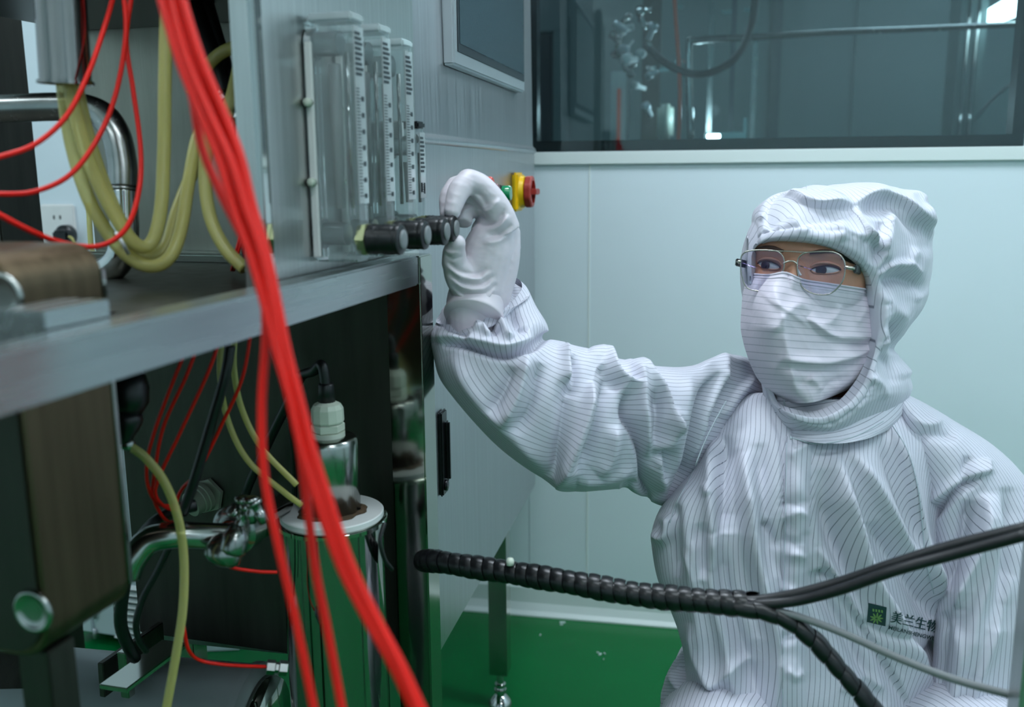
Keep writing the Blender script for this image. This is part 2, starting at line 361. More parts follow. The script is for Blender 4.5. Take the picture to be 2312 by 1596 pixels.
# column and bright lamp of the neighbouring room
s0, _ = fs(2165, 100, -2.2); s1, _ = fs(2225, 100, -2.2)
c = thing('pillar', 'pale square pillar with corner pipes seen through the glass, right side', 'pillar', RM((s0 + s1) / 2, -2.2, 0))
V, Fc = rbox(s0, s1, -2.4, -2.2, 0, 2.7, .004); mk('shaft', V, Fc, M_wallfar, c, smooth=False)
for k in (.25, .6): V, Fc = tube_vf(np.array([RM(s0 + (s1 - s0) * k, -2.18, 0.001), RM(s0 + (s1 - s0) * k, -2.18, 2.69)]), .008, 8); mk('pipe', V, Fc, M_pol, c)
A = [D(2190, 60, 4.2), D(2232, 62, 4.2), D(2345, 18, 3.4), D(2330, -20, 3.4)]
A = np.array(A)
V = list(A) + [a + ZA * .03 for a in A]; mkf = [(0, 1, 2, 3), (7, 6, 5, 4), (0, 4, 5, 1), (1, 5, 6, 2), (2, 6, 7, 3), (3, 7, 4, 0)]
mk('hanging_lamp', V, mkf, M_lamp, smooth=False, label='bright slanted white strip lamp seen through the top right of the glass', cat='lamp')
# pipe run and hoses behind the glass, bench and orange line standing for reflections
tube('pipe_run', [(1560, 320, 3.0), (1556, 110, 3.0), (1575, 92, 3.0), (1700, 84, 3.05), (1900, 72, 3.15), (2100, 64, 3.3), (2400, 50, 3.5)], .011, M_cast, label='thin grey steel pipe running level behind the glass', cat='pipe')
tube('black_hose', [(1466, 110, 2.7), (1500, 140, 2.7), (1545, 163, 2.7), (1600, 165, 2.7), (1660, 130, 2.75), (1695, 60, 2.8), (1710, -40, 2.8)], .011, M_black, label='thick black hose hanging in a curve behind the glass', cat='hose')
tube('orange_line', [(1521, -30, 2.7), (1527, 60, 2.7), (1533, 150, 2.7), (1535, 230, 2.7), (1531, 330, 2.7)], .0062, M_orange, label='orange-red line straight down the glass, a hose reflection built behind it', cat='hose')  # reflection of a red hose in the glass, modelled as a tube
t = thing('side_bench', 'bright steel bench behind the glass, its added glow standing for a lamp reflection', 'bench', far(1610, 330, -1.2))
q0 = fs(1500, 330, -1.0); q1 = fs(1700, 330, -1.0)
V, Fc = rbox(q0[0], q1[0], -1.3, -1.0, q0[1] - .03, q0[1] + .01, .004); mk('bench_top', V, Fc, M_pol, t, smooth=False)
for a in (q0[0] + .02, q1[0] - .02):
    for b in (-1.28, -1.02): V, Fc = rbox(a - .012, a + .012, b - .012, b + .012, 0, q0[1] - .03); mk('leg', V, Fc, M_cast, t, smooth=False)
V, Fc = rbox(fs(1590, 300, -1.1)[0], fs(1680, 300, -1.1)[0], -1.2, -1.1, q0[1] + .01, q0[1] + .045, .004); mk('bench_box', V, Fc, M_pol, t, smooth=False)
s_, z_ = fs(1611, 307, -1.08); V, Fc = rbox(s_ - .022, s_ + .022, -1.098, -1.085, z_ - .006, z_ + .006, .002); mk('glow_strip', V, Fc, M_glow, t, smooth=False)  # glowing strip added in place of the reflected light
pl_ = bpy.data.lights.new('added_glow_light', 'POINT'); pl_.energy = 3.5; pl_.shadow_soft_size = .02; pl_.color = (.8, .92, 1); po_ = bpy.data.objects.new('added_glow_light', pl_); COL.objects.link(po_); po_.location = RM(s_, -1.24, z_ + .09)  # unseen point light added to spread the glow around the bench
V, Fc = rbox(fs(1678, 300, -1.09)[0], fs(1686, 300, -1.09)[0], -1.1, -1.085, q0[1] + .01, q0[1] + .09, .001); mk('bench_post', V, Fc, M_pol, t, smooth=False)
V, Fc = box_vf(D(1502, 275, 3.3), U, N, ZA, .028, .02, .06, .012); mk('plastic_bottle', V, Fc, M_cream, label='small off-white plastic bottle behind the glass', cat='bottle')
t = thing('far_machine', 'cluttered steel machine with valves and a tall column behind the glass', 'machine', far(1440, 340, -1.6) * [1, 1, 0])
s0 = fs(1450, 100, -1.7)[0]; V, Fc = rbox(s0, s0 + .07, -1.78, -1.7, 0, 2.3, .004); mk('column', V, Fc, M_dark, t, smooth=False)
s0 = fs(1380, 100, -1.6)[0]; s1 = fs(1415, 100, -1.6)[0]; V, Fc = rbox(s0, s1, -1.75, -1.6, 0, fs(1400, 160, -1.6)[1], .004); mk('cabinet', V, Fc, M_brush, t, smooth=False)
s0 = fs(1395, 100, -1.58)[0]; V, Fc = rbox(s0, s0 + .012, -1.595, -1.575, .9, fs(1395, 200, -1.58)[1]); mk('orange_strip', V, Fc, M_orange, t, smooth=False)
for i in range(26):
    x, y = rng.uniform(1385, 1480), rng.uniform(-20, 250); dd = rng.uniform(2.9, 3.3); dv = rng.randn(3); r_ = rng.uniform(.006, .02)
    V, Fc = lathe(D(x, y, dd), dv, [(r_, 0), (r_, .02), (r_ * .6, .022), (r_ * .6, .05)], 10); mk('valve', V, Fc, [M_pol, M_cast, M_ptfe, M_alu][i % 4], t)
t = thing('far_rack', 'steel rack with clamps and blue parts behind the glass', 'rack', far(1640, 340, -1.9) * [1, 1, 0])
for x in (1600, 1650, 1700):
    s0 = fs(x, 100, -1.9)[0]; V, Fc = rbox(s0, s0 + .02, -1.92, -1.9, 0, 2.2); mk('upright', V, Fc, M_cast if x != 1650 else M_scr, t, smooth=False)
for (x, y) in ((1641, 28), (1690, 22), (1530, 17), (1534, 140), (1470, 155), (1500, 158)):
    V, Fc = box_vf(D(x, y, 3.35), U, N, ZA, .018, .01, .008, .002); mk('clamp', V, Fc, M_pol, t, smooth=False)
tube('grey_loop_cable', [(2200, 270, 3.2), (2240, 225, 3.2), (2290, 185, 3.2), (2340, 160, 3.2)], .005, M_grey, label='thin grey cable slanting upward behind the glass at far right', cat='cable')

# white louvred cabinet, socket and dark post at the left
t = thing('louvred_cabinet', 'low white cabinet with ventilation louvres behind the machine, lower left', 'cabinet', (onY(250, 1400, 1.75) * [1, 1, 0]))
q0 = onY(165, 1350, 1.75); q1 = onY(318, 1350, 1.75); ztop = .62
V, Fc = wbox(q0[0], q1[0], 1.752, 2.05, 0.02, ztop, .004); mk('body', V, Fc, M_wall, t, smooth=False)
qs = onY(214, 1350, 1.75)[0]
V, Fc = wbox(q0[0] + .002, qs - .002, 1.735, 1.751, 0.03, ztop - .01, .003); mk('door', V, Fc, M_wall, t, smooth=False)
V, Fc = wbox(qs + .002, q1[0] - .002, 1.735, 1.751, 0.03, ztop - .01, .003); mk('door', V, Fc, M_wall, t, smooth=False)
for y in (1385, 1430): q = onY(214, y, 1.73); V, Fc = lathe(q - ZA * .012, ZA, [(.004, 0), (.004, .024)], 10); mk('hinge', V, Fc, M_alu, t)
for k in range(9):
    q = onY(282, 1325 + k * 14, 1.73); V, Fc = box_vf((q[0] + .01, 1.730, q[2]), XA, np.array([0, .8, .6]), np.array([0, -.6, .8]), .036, .006, .001); mk('louvre', V, Fc, M_trimw, t, smooth=False)
q = onY(282, 1381, 1.734); V, Fc = wbox(q[0] - .03, q[0] + .05, 1.7335, 1.7345, q[2] - .058, q[2] + .058); mk('louvre_recess', V, Fc, M_bezel, t, smooth=False)
# wall socket
c = onP(134, 515, OW + N * .005, N)
t = thing('wall_socket', 'white wall socket plate with a black plug in it', 'socket', c)
V, Fc = box_vf(c, U, N, ZA, .050, .0045, .062, .004); mk('socket_plate', V, Fc, M_ptfe, t, smooth=False)
for sg in (-1, 1):
    V, Fc = box_vf(c + U * sg * .009 + ZA * .028 + N * .0048, U, N, ZA, .0022, .001, .005, .0004); mk('slot', V, Fc, M_blackp, t, smooth=False)
c2 = onP(155, 530, OW + N * .012, N)
t = thing('power_plug', 'black round power plug pushed into the white wall socket', 'plug', c2)
V, Fc = lathe(c2 - N * .002, N, [(.024, 0), (.026, .004), (.026, .022), (.018, .030), (.012, .032)], 28); mk('plug_body', V, Fc, M_blackp, t, sharp=40)
V, Fc = box_vf(c2 + N * .04 + U * .012, U, N, ZA, .022, .014, .014, .005); mk('plug_grip', V, Fc, M_blackp, t, smooth=False)
P = spline([c2 + N * .045 + U * .03, c2 + N * .05 + U * .05 - ZA * .02, c2 + N * .04 + U * .055 - ZA * .15, c2 + N * .03 + U * .05 - ZA * .5, c2 + N * .03 - ZA * .9], 30); V, Fc = tube_vf(P, .0035, 8); mk('lead', V, Fc, M_sil, t)
q = onY(0, 400, 1.35)
V, Fc = box_vf((q[0] - .125, 1.40, 1.0), XA, YA, ZA, .115, .05, .9, .003)
V = [np.array(v) for v in V]
mk('dark_machine_column', V, Fc, M_dark, label='dark steel column at the far left edge, in front of the white wall', cat='column', smooth=False)

# ================================================================== MACHINE
mach = thing('process_machine', 'long stainless steel machine frame with shelf rail and back panels at left', 'machine', (-0.6, 0.7, 0))
def part(name, vf, mat, par=mach, **k): return mk(name, vf[0], vf[1], mat, par, smooth=False, **k)
ZT = 1.006
part('front_rail', wbox(-.43, -.40, .12, 1.016, .972, ZT, .002), M_brushh)
part('post', wbox(-.4415, -.3985, 1.017, 1.056, 0.03, ZT - .001, .0015), M_pol2)
HY0, HY1 = onX(113, 1470, -.5)[1] - .006, onX(298, 1340, -.5)[1] + .006     # opening of the shelf round the housing
sv = MB()
for a in ((-1.35, -.431, HY1, 1.015), (-.493, -.431, .12, HY1), (-1.35, -.727, .12, HY1), (-.727, -.493, .12, HY0)): sv.add(*wbox(a[0], a[1], a[2], a[3], .985, .995, .0005))
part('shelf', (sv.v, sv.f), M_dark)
yB = 1.03
xl = onY(190, 300, yB)[0]; xr = -.4425
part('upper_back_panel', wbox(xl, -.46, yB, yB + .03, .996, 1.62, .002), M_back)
part('ledge', wbox(xl - .02, -.48, yB - .035, yB - .001, .9955, 1.006, .003), M_pol2)
zb = onY(640, 1475, yB)[2]; xl2 = onY(312, 1400, yB)[0]
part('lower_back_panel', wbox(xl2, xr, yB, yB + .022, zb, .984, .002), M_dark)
part('top_plate', wbox(xl, -.45, .78, yB - .001, onY(400, 8, .9)[2], onY(400, 8, .9)[2] + .03, .004), M_blackp)
part('frame_leg', wbox(-1.30, -1.26, .2, .24, 0, .984, .002), M_brush)
part('frame_leg', wbox(-1.30, -1.26, .95, .99, 0, .984, .002), M_brush)

# leveling foot below post
part('foot', lathe((-.42, 1.036, 0), ZA, [(.022, 0), (.022, .006), (.008, .014), (.006, .03)], 20), M_pol2)

# instrument box carrying the flow meters
ib = thing('instrument_box', 'upright stainless steel box carrying the row of clear flow meters', 'box', (-.45, .92, .996))
XB = -.432
yN, yF = onX(606, 640, XB)[1], onX(948, 572, XB)[1]
V, Fc = wbox(XB - .024, XB, yN, yF, .9955, 1.62, .003); mk('panel_box', V, Fc, M_brush, ib, smooth=False)
V, Fc = wbox(XB - .004, XB + .0025, yN - .003, yN + .010, .9955, 1.62, .001); mk('edge_strip', V, Fc, M_pol, ib, smooth=False)
# flow meters
def zat(x, y, X): return onX(x, y, X)[2]
def flow_meter(Y, ztop, zbot, label, knobz, small=False):
    t = thing('flow_meter', label, 'flow meter', (XB, Y, zbot), 'flow meters in a row on the steel box')
    x0 = XB + .001; xf = x0 + (.048 if not small else .040); hw = .013 if not small else .010
    V, Fc = wbox(x0, xf, Y - hw, Y + hw, zbot, ztop, .003); mk('acrylic_body', V, Fc, M_acry, t, smooth=False)
    V, Fc = wbox(xf + .0002, xf + .0012, Y - hw * .8, Y + hw * .8, zbot + .055, ztop - .008); mk('scale_plate', V, Fc, M_frost, t, smooth=False)
    mb = MB(); nt_ = 34 if not small else 20
    for k in range(nt_):
        z = zbot + .062 + (ztop - zbot - .125) * k / (nt_ - 1); wd = .007 if k % 5 else .011
        if abs(z - (zbot + ztop) / 2) > 9: continue
        mb.add(*wbox(xf + .0012, xf + .0015, Y - hw * .75, Y - hw * .75 + wd * (1 if not small else .7), z - .0004, z + .0004))
        if k % 5 == 0: mb.add(*wbox(xf + .0012, xf + .0015, Y + hw * .1, Y + hw * .5, z - .0022, z + .0022))
    for k in range(9):
        z = ztop - .014 - k * .0045; mb.add(*wbox(xf + .0012, xf + .0015, Y - hw * .7, Y + hw * (.2 + .45 * ((k * 7) % 5) / 5), z - .0013, z + .0013))
    mb.mk('scale_marks', M_ink, t, kind='stuff', smooth=False)
    V, Fc = lathe((x0 + .024, Y, zbot + .050), ZA, [(.0042, 0), (.0062, ztop - zbot - .09)], 14); mk('metering_tube', V, Fc, M_ptfe if not small else M_cream, t)
    V, Fc = lathe((x0 + .036, Y + .002, zbot + .050), ZA, [(.002, 0), (.002, ztop - zbot - .08)], 8); mk('guide_rod', V, Fc, M_pol, t)
    V, Fc = wbox(x0 + .0005, x0 + .008, Y - hw - .002, Y - hw + .004, zbot + .004, ztop - .02, .001); mk('backing_bar', V, Fc, M_ptfe, t, smooth=False)
    for zz in (zbot + .075, ztop - .075): V, Fc = lathe((x0 + .004, Y - hw - .0015, zz), -YA, [(.004, 0), (.004, .006), (.003, .007)], 12); mk('screw', V, Fc, M_cream, t)
    # fittings at top and bottom backs
    for zz in (zbot + .026, ztop - .022):
        V, Fc = lathe((x0 + .0005, Y - .0, zz), XA, [(.0145, 0), (.0145, .006), (.011, .007), (.011, .030)], 20); mk('pipe_fitting', V, Fc, M_frost, t, sharp=40)
    V, Fc = wbox(x0 + .004, xf + .001, Y - hw - .001, Y + hw + .001, ztop - .004, ztop + .004, .002); mk('top_cap', V, Fc, M_frost if not small else M_blackp, t, smooth=False)
    # valve nut and black knob
    V, Fc = lathe((xf - .004, Y, knobz), XA, [(.0155, 0), (.0155, .004), (.0165, .0045), (.0165, .009)], 6); mk('valve_nut', V, Fc, M_brass, t, smooth=False)
    kb = [(.0118, 0)];
    for q in np.linspace(.0005, .030, 16): kb.append((.0148 - (.0006 if int(q * 1e4) % 3 else 0), q))
    kb += [(.0142, .0325), (.011, .034)]
    V, Fc = lathe((xf + .005, Y, knobz), XA, kb, 32); V = np.array(V); ang = np.arange(len(V)) % 32
    kn = mk('knob', V, Fc, M_blackp, t, sharp=50)
    V, Fc = lathe((xf + .0392, Y, knobz), XA, [(.0095, 0), (.0095, .0008), (.006, .0016)], 24); mk('knob_cap', V, Fc, M_grey, kn)
    return t
XK = -.40
zk = onX(870, 535, -.37)[2]
fy = [.836, .900, .958, 1.004]
tops = [onX(815, 45, -.385)[2], onX(880, 72, -.385)[2], onX(935, 105, -.385)[2], onX(973, 285, -.39)[2]]
bots = [onX(700, 598, -.42)[2]] * 4
ords = ['nearest flow meter of the row, widest black knob', 'second flow meter of the row from the near end', 'third flow meter of the row from the near end', 'farthest short flow meter, its knob gripped by the white glove']
fy[3] = 1.012
for i in range(4): flow_meter(fy[i], tops[i], bots[i], ords[i], zk - .001, small=(i == 3))
V, Fc = wbox(XB + .001, XB + .03, .982, .990, bots[0] + .12, tops[3] + .004, .002); mk('bracket', V, Fc, M_ptfe, ib, smooth=False)

# polished vessel with cap and cable gland
cx, cyy = -.477, .925
vs = thing('polished_vessel', 'mirror-polished steel cylinder with white gasket, steel cap and cream cable gland', 'vessel', (cx, cyy, 0))
zf = onY(755, 1160, cyy)[2]
Vv, Fv = lathe((cx, cyy, 0.001), ZA, [(.0575, 0), (.0575, zf - .012), (.0585, zf - .011)], 64); mk('cylinder', Vv, Fv, M_vess, vs, sharp=40)
Vv, Fv = lathe((cx, cyy, zf - .0098), ZA, [(.0585, 0), (.0620, .001), (.0620, .0055), (.060, .007)], 64); mk('steel_flange', Vv, Fv, M_pol2, vs, sharp=40)
Vv, Fv = lathe((cx, cyy, zf - .0027), ZA, [(.058, 0), (.058, .0055), (.057, .0065)], 64); mk('white_gasket', Vv, Fv, M_ptfe, vs, sharp=40)
# stained ring, irregular
V = []; Fc = []; nn = 48
for i, (r_, h) in enumerate(((.031, 0), (.0385, .0003), (.037, .0018), (.032, .0032))):
    for k in range(nn): a = 2 * math.pi * k / nn; j = 1 + .05 * math.sin(5 * a) + .04 * math.sin(11 * a + 1); V.append((cx + r_ * j * math.cos(a), cyy + r_ * j * math.sin(a), zf + .0037 + h))
for i in range(3):
    for k in range(nn): Fc.append((i * nn + k, i * nn + (k + 1) % nn, (i + 1) * nn + (k + 1) % nn, (i + 1) * nn + k))
mk('rusty_sealant', V, Fc, M_stain, vs)
zc = onY(745, 985, cyy)[2]
Vv, Fv = lathe((cx, cyy, zf + .004), ZA, [(.0325, 0), (.0325, zc - zf - .012), (.0315, zc - zf - .007), (.0285, zc - zf - .004), (.012, zc - zf - .0035)], 48); mk('steel_cap', Vv, Fv, M_capm, vs)
g = zc + .0005; 
Vv, Fv = lathe((cx, cyy, g - .001), ZA, [(.0185, 0), (.0185, .006)], 32); gl = mk('cable_gland', Vv, Fv, M_cream, vs, sharp=40)
Vv, Fv = lathe((cx, cyy, g + .0055), ZA, [(.0175, 0), (.0185, .001), (.0185, .008), (.0172, .0092)], 6); mk('hex_body', Vv, Fv, M_cream, gl, smooth=False)
Vv, Fv = lathe((cx, cyy, g + .0155), ZA, [(.0172, 0), (.0182, .002), (.0178, .016), (.015, .021), (.009, .024)], 12); mk('dome_nut', Vv, Fv, M_cream, gl, smooth=False)
Vv, Fv = lathe((cx, cyy, g + .038), ZA, [(.0095, 0), (.0085, .02), (.0075, .022)], 16); mk('rubber_sleeve', Vv, Fv, M_black, gl)
gt = np.array([cx, cyy, g + .055])
P = [gt, gt + ZA * .025 - XA * .004] + [onY(708, 838, .94), onY(680, 850, .95), onY(655, 900, .96), onY(610, 990, .98), onY(560, 1100, 1.0), onY(545, 1160, 1.015)]
tube('sensor_cable', P, .0058, M_black, world=True, n=60, label='black cable arching out of the cream gland on the vessel', cat='cable')
tube('thin_signal_cable', [onY(612, 780, .99), onY(640, 870, .99), onY(662, 1000, 1.0), onY(664, 1130, 1.01)], .004, M_black, world=True, label='thin black cable hanging behind the red bundle next to the vessel', cat='cable')
# small wires on vessel
tube('rim_wire', [(868, 1180, .96), (858, 1220, .955), (868, 1262, .962), (885, 1285, .98)], .0022, M_black, vs, label='short black wire')
# steel outlet pipe with clamp
op = thing('clamped_pipe', 'bent steel pipe joined to the vessel by a hinged clamp', 'pipe', tuple(onY(560, 1210, .93)))
P = px((285, 1300, .93), (300, 1262, .93), (335, 1222, .935), (390, 1208, .94), (450, 1209, .95), (520, 1212, .965)); 
V, Fc = tube_vf(spline(P, 40), .0135, 24); mk('bent_tube', V, Fc, M_capm, op)
a_, b_ = D(505, 1212, .962), np.array([cx - .05, cyy - .02, D(505, 1212, .962)[2]])
V, Fc = tube_vf(np.array([a_, b_]), .0135, 24); mk('tube_stub', V, Fc, M_pol, op)
ax = (b_ - a_) / np.linalg.norm(b_ - a_)
V, Fc = lathe(a_ + ax * .012, ax, [(.014, 0), (.023, .003), (.026, .006), (.026, .026), (.023, .030), (.014, .034)], 36); cl = mk('clamp_ring', V, Fc, M_cast, op, sharp=30)
V, Fc = lathe(a_ + ax * .050, ax, [(.0135, 0), (.024, .001), (.024, .008), (.0135, .009)], 28); mk('ferrule', V, Fc, M_pol, op, sharp=30)
_, yv, _ = frame_of(ax)
for k, (x0_, y0_, x1_, y1_, r_) in enumerate(((545, 1190, 548, 1128, .006), (568, 1180, 566, 1128, .006), (530, 1215, 556, 1145, .0055), (596, 1180, 574, 1135, .006), (534, 1160, 522, 1152, .005))):
    p0 = D(x0_, y0_, .935 - .006 * (k % 2)); p1 = D(x1_, y1_, .93 - .006 * (k % 2)); L_ = np.linalg.norm(p1 - p0)
    V, Fc = lathe(p0, p1 - p0, [(r_ * .8, 0), (r_, L_ * .5), (r_ * .8, L_ * .55), (r_ * .8, L_ * .9), (r_ * 1.3, L_ * .92), (r_ * 1.3, L_ * 1.08), (r_ * .7, L_ * 1.14)], 14); mk('swing_bolt', V, Fc, M_cast, cl)
V, Fc = lathe(D(520, 1210, .94), D(500, 1262, .935) - D(520, 1210, .94), [(.010, 0), (.016, .006), (.019, .016), (.018, .024), (.012, .029), (.004, .031)], 24); mk('clamp_jaw', V, Fc, M_cast, cl)
V, Fc = lathe(D(540, 1185, .935), D(524, 1240, .93) - D(540, 1185, .935), [(.008, 0), (.013, .012), (.014, .026), (.010, .030)], 16); mk('wing_nut', V, Fc, M_cast, cl)

# hex gland with red wires on the lower back panel
c = onY(470, 1117, yB - .001)
M_glnd = simple('grey_green_nylon', (150, 158, 142), 0.4)
gg = thing('hex_conduit_gland', 'grey hexagonal conduit gland on the dark panel, thin red tubes entering it', 'gland', c)
V, Fc = lathe(c, -YA, [(.024, 0), (.024, .006)], 6, ph=.3); mk('hex_nut', V, Fc, M_glnd, gg, smooth=False)
V, Fc = lathe(c - YA * .006, np.array([-.35, -1, -.2]), [(.0195, 0), (.0195, .006), (.018, .007), (.018, .012), (.0165, .013), (.0165, .024), (.012, .026)], 28); mk('threaded_sleeve', V, Fc, M_glnd, gg, sharp=35)
# red fitting low
fitp = D(612, 1505, .99)
V, Fc = lathe(D(600, 1505, .985), D(640, 1508, .99) - D(600, 1505, .985), [(.004, 0), (.0075, .001), (.0075, .009), (.0055, .010), (.0055, .013), (.0078, .014), (.0078, .022)], 6); mk('push_fitting', V, Fc, M_cast, smooth=False, label='small grey hexagonal push fitting on the red tube beside the vessel base', cat='fitting')

# rounded housing behind the rail
hs = thing('rounded_housing', 'brownish steel housing with rounded corners and a round boss on its end', 'housing', (-.56, .57, .76))
x1 = -.50; y0, y1 = onX(113, 1470, x1)[1], onX(298, 1340, x1)[1]; zb_ = .752; zt_ = onX(222, 560, x1)[2] + .004; x0 = x1 - .22; rc = .026
pf = []
for (cxx, czz, a0) in ((x1 - rc, zt_ - rc, 0), (x0 + rc, zt_ - rc, 90), (x0 + rc, zb_ + rc, 180), (x1 - rc, zb_ + rc, 270)):
    for k in range(9): a = rad(a0 + k * 90 / 8); pf.append((cxx + rc * math.cos(a), czz + rc * math.sin(a)))
n = len(pf); V = []; 
for yy, sc in ((y0, .0015), (y0 + .0015, 0), (y1 - .0015, 0), (y1, .0015)):
    for (a, b) in pf: V.append((a - sc * np.sign(a - (x0 + x1) / 2), yy, b - sc * np.sign(b - (zb_ + zt_) / 2)))
Fc = [(j * n + i, j * n + (i + 1) % n, (j + 1) * n + (i + 1) % n, (j + 1) * n + i) for j in range(3) for i in range(n)] + [tuple(range(n))[::-1], tuple(range(3 * n, 4 * n))]
mk('shell', V, Fc, M_brown, hs, sharp=30)
V = []
for yy in (y0 - .0022, y0 - .0002):
    for (a, b) in pf: V.append((a - .0045 * np.sign(a - (x0 + x1) / 2), yy, b - .0045 * np.sign(b - (zb_ + zt_) / 2)))
mk('end_plate', V, [(i, (i + 1) % n, (i + 1) % n + n, i + n) for i in range(n)] + [tuple(range(n))[::-1], tuple(range(n, 2 * n))], M_dark, hs, sharp=30)
V, Fc = wbox(x1 - .0012, x1 + .0016, y1 - .0035, y1 + .0015, zb_ + .02, zt_ - .02, .0006); mk('edge_flange', V, Fc, M_pol2, hs, smooth=False)
for (x, y, r_) in ((75, 1380, .0150), (6, 672, .0155)):
    c = onY(x, y, y0 - .003); V, Fc = lathe(c + YA * .0005, -YA, [(r_ * 1.12, 0), (r_ * 1.1, .0015), (r_, .003), (r_ * .86, .0025), (r_ * .8, .0012), (r_ * .5, .0008)], 36); mk('boss', V, Fc, M_capm, hs)
for k in range(2):
    c = [(60 + 40, 1480), (150, 1480)][k]
V, Fc = wbox(x1 - .040, x1 - .012, y0 + .01, y0 + .038, 0, zb_ - .001, .001); mk('leg', V, Fc, M_dark, hs, smooth=False)
V, Fc = wbox(x0 + .012, x0 + .04, y0 + .01, y0 + .038, 0, zb_ - .001, .001); mk('leg', V, Fc, M_pol2, hs, smooth=False)
# white plate on the rail
V, Fc = wbox(-.47, -.432, onX(95, 770, -.435)[1], onX(243, 720, -.435)[1], .9955, 1.018, .001); mk('flat_bar', V, Fc, M_brushh, smooth=False, label='flat grey steel bar lying on the shelf behind the rail, beside the housing', cat='bar')
# black bulb knob under the rail
t = thing('black_hand_valve', 'black bulbous hand valve under the rail with a pale tube', 'valve', tuple(D(290, 900, .9)))
V, Fc = lathe(D(285, 835, .88), D(292, 930, .88) - D(285, 835, .88), [(.012, 0), (.017, .006), (.0195, .018), (.018, .032), (.011, .042)], 24); mk('valve_bulb', V, Fc, M_blackp, t)
V, Fc = lathe(D(288, 930, .88), D(280, 1005, .88) - D(288, 930, .88), [(.013, 0), (.0145, .007), (.012, .015), (.008, .022), (.006, .030)], 20); mk('valve_neck', V, Fc, M_blackp, t)
V, Fc = lathe(D(277, 1000, .88), D(300, 1008, .88) - D(277, 1000, .88), [(.005, 0), (.006, .003), (.005, .010)], 12); mk('hose_barb', V, Fc, M_cast, t)

# top vertical sleeve and steel pipe
t = thing('overhead_sleeve', 'polished steel tube hanging from above, yellow hoses leaving its open end', 'pipe', tuple(D(148, 188, .84)))
pa, pb = D(149, 190, .84), D(133, -60, .82)
V, Fc = lathe(pa, pb - pa, [(.0195, .003), (.0235, .003), (.024, 0), (.0225, -.0005), (.0215, .004), (.0212, .11)], 48); mk('sleeve', V, Fc, simple('sleeve_steel', (138, 136, 134), 0.10, 1.0), t, sharp=50)
t = thing('elbow_pipe', 'grey steel pipe turning down in two elbows at the upper left', 'pipe', tuple(D(270, 400, .97)))
V, Fc = tube_vf(spline(px((-60, 248, 1.0), (60, 243, .99), (130, 241, .985), (185, 243, .98), (232, 262, .975), (262, 305, .97), (276, 370, .97), (278, 425, .97)), 60), .0145, 28); mk('upper_elbow', V, Fc, M_cast, t)
V, Fc = tube_vf(spline(px((278, 429, .97), (280, 480, .97), (281, 530, .97), (272, 580, .972), (245, 610, .98), (200, 622, 1.0), (150, 625, 1.02)), 50), .0145, 28); mk('lower_elbow', V, Fc, M_pol, t)
V, Fc = lathe(D(278, 424, .97), D(278, 431, .97) - D(278, 424, .97), [(.0148, 0), (.0154, .001), (.0154, .003), (.0148, .004)], 28); mk('weld_bead', V, Fc, M_cast, t)
# bottom drum and bracket
M_drum = simple('grey_enamel', (150, 158, 158), 0.35, 0.3, noise=.1)
t = thing('motor_drum', 'large grey steel drum lying on the floor under the machine', 'drum', tuple(onZ(300, 1560, .18) * [1, 1, 0]))
A0, A1 = D(-120, 1592, 1.28), D(575, 1662, 1.22); dd = A1 - A0; Ld = np.linalg.norm(dd)
V, Fc = lathe(A0, dd, [(.085, 0), (.088, .004), (.088, Ld - .012), (.092, Ld - .010), (.092, Ld), (.080, Ld + .008)], 56); mk('drum_shell', V, Fc, M_drum, t, sharp=35)
V, Fc = lathe(A1, dd, [(.078, .0085), (.074, .020), (.03, .024)], 40); mk('end_cap', V, Fc, M_pol2, t)
for x in (120, 420): 
    q = D(x, 1660, 1.26); V, Fc = wbox(q[0] - .02, q[0] + .02, q[1] - .05, q[1] + .05, 0, q[2] - .06, .002); mk('foot', V, Fc, M_dark, t, smooth=False)
V, Fc = box_vf(D(30, 1512, 1.16), np.array([.95, .3, 0]), np.array([-.2, .75, .6]), np.cross([.95, .3, 0], [-.2, .75, .6]), .045, .024, .0008); mk('name_plate', V, Fc, M_dark, t, smooth=False)
# slanted channel
A = px((255, 1555, 1.05), (395, 1452, 1.16)); dx = A[1] - A[0]; L_ = np.linalg.norm(dx); dx /= L_; sx_ = np.cross(dx, ZA); sx_ /= np.linalg.norm(sx_)
V, Fc = box_vf((A[0] + A[1]) / 2, dx, sx_, np.cross(sx_, dx), L_ / 2, .018, .003, .001); 
mk('slanted_bracket', V, Fc, M_pol2, smooth=False, label='slanted flat steel bracket reflecting the green floor at bottom left', cat='bracket')
t = thing('lower_frame_box', 'dark open steel frame behind the bracket at bottom left', 'frame', tuple(D(300, 1500, 1.25)))
V, Fc = box_vf(D(300, 1485, 1.2), dx, sx_, np.cross(sx_, dx), .06, .004, .022, .001); mk('side_plate', V, Fc, M_dark, t, smooth=False)
V, Fc = box_vf(D(285, 1520, 1.15), ZA, sx_, dx, .03, .006, .006, .001); mk('strut', V, Fc, M_pol2, t, smooth=False)
q = onZ(470, 1480, 0.0); V, Fc = box_vf(q + ZA * .02 + YA * .06, np.array([.94, .34, 0]), np.array([-.34, .94, 0]), ZA, .05, .04, .0195, .003); mk('white_floor_block', V, Fc, M_wall, smooth=False, label='white block on the green floor under the machine panel', cat='block')

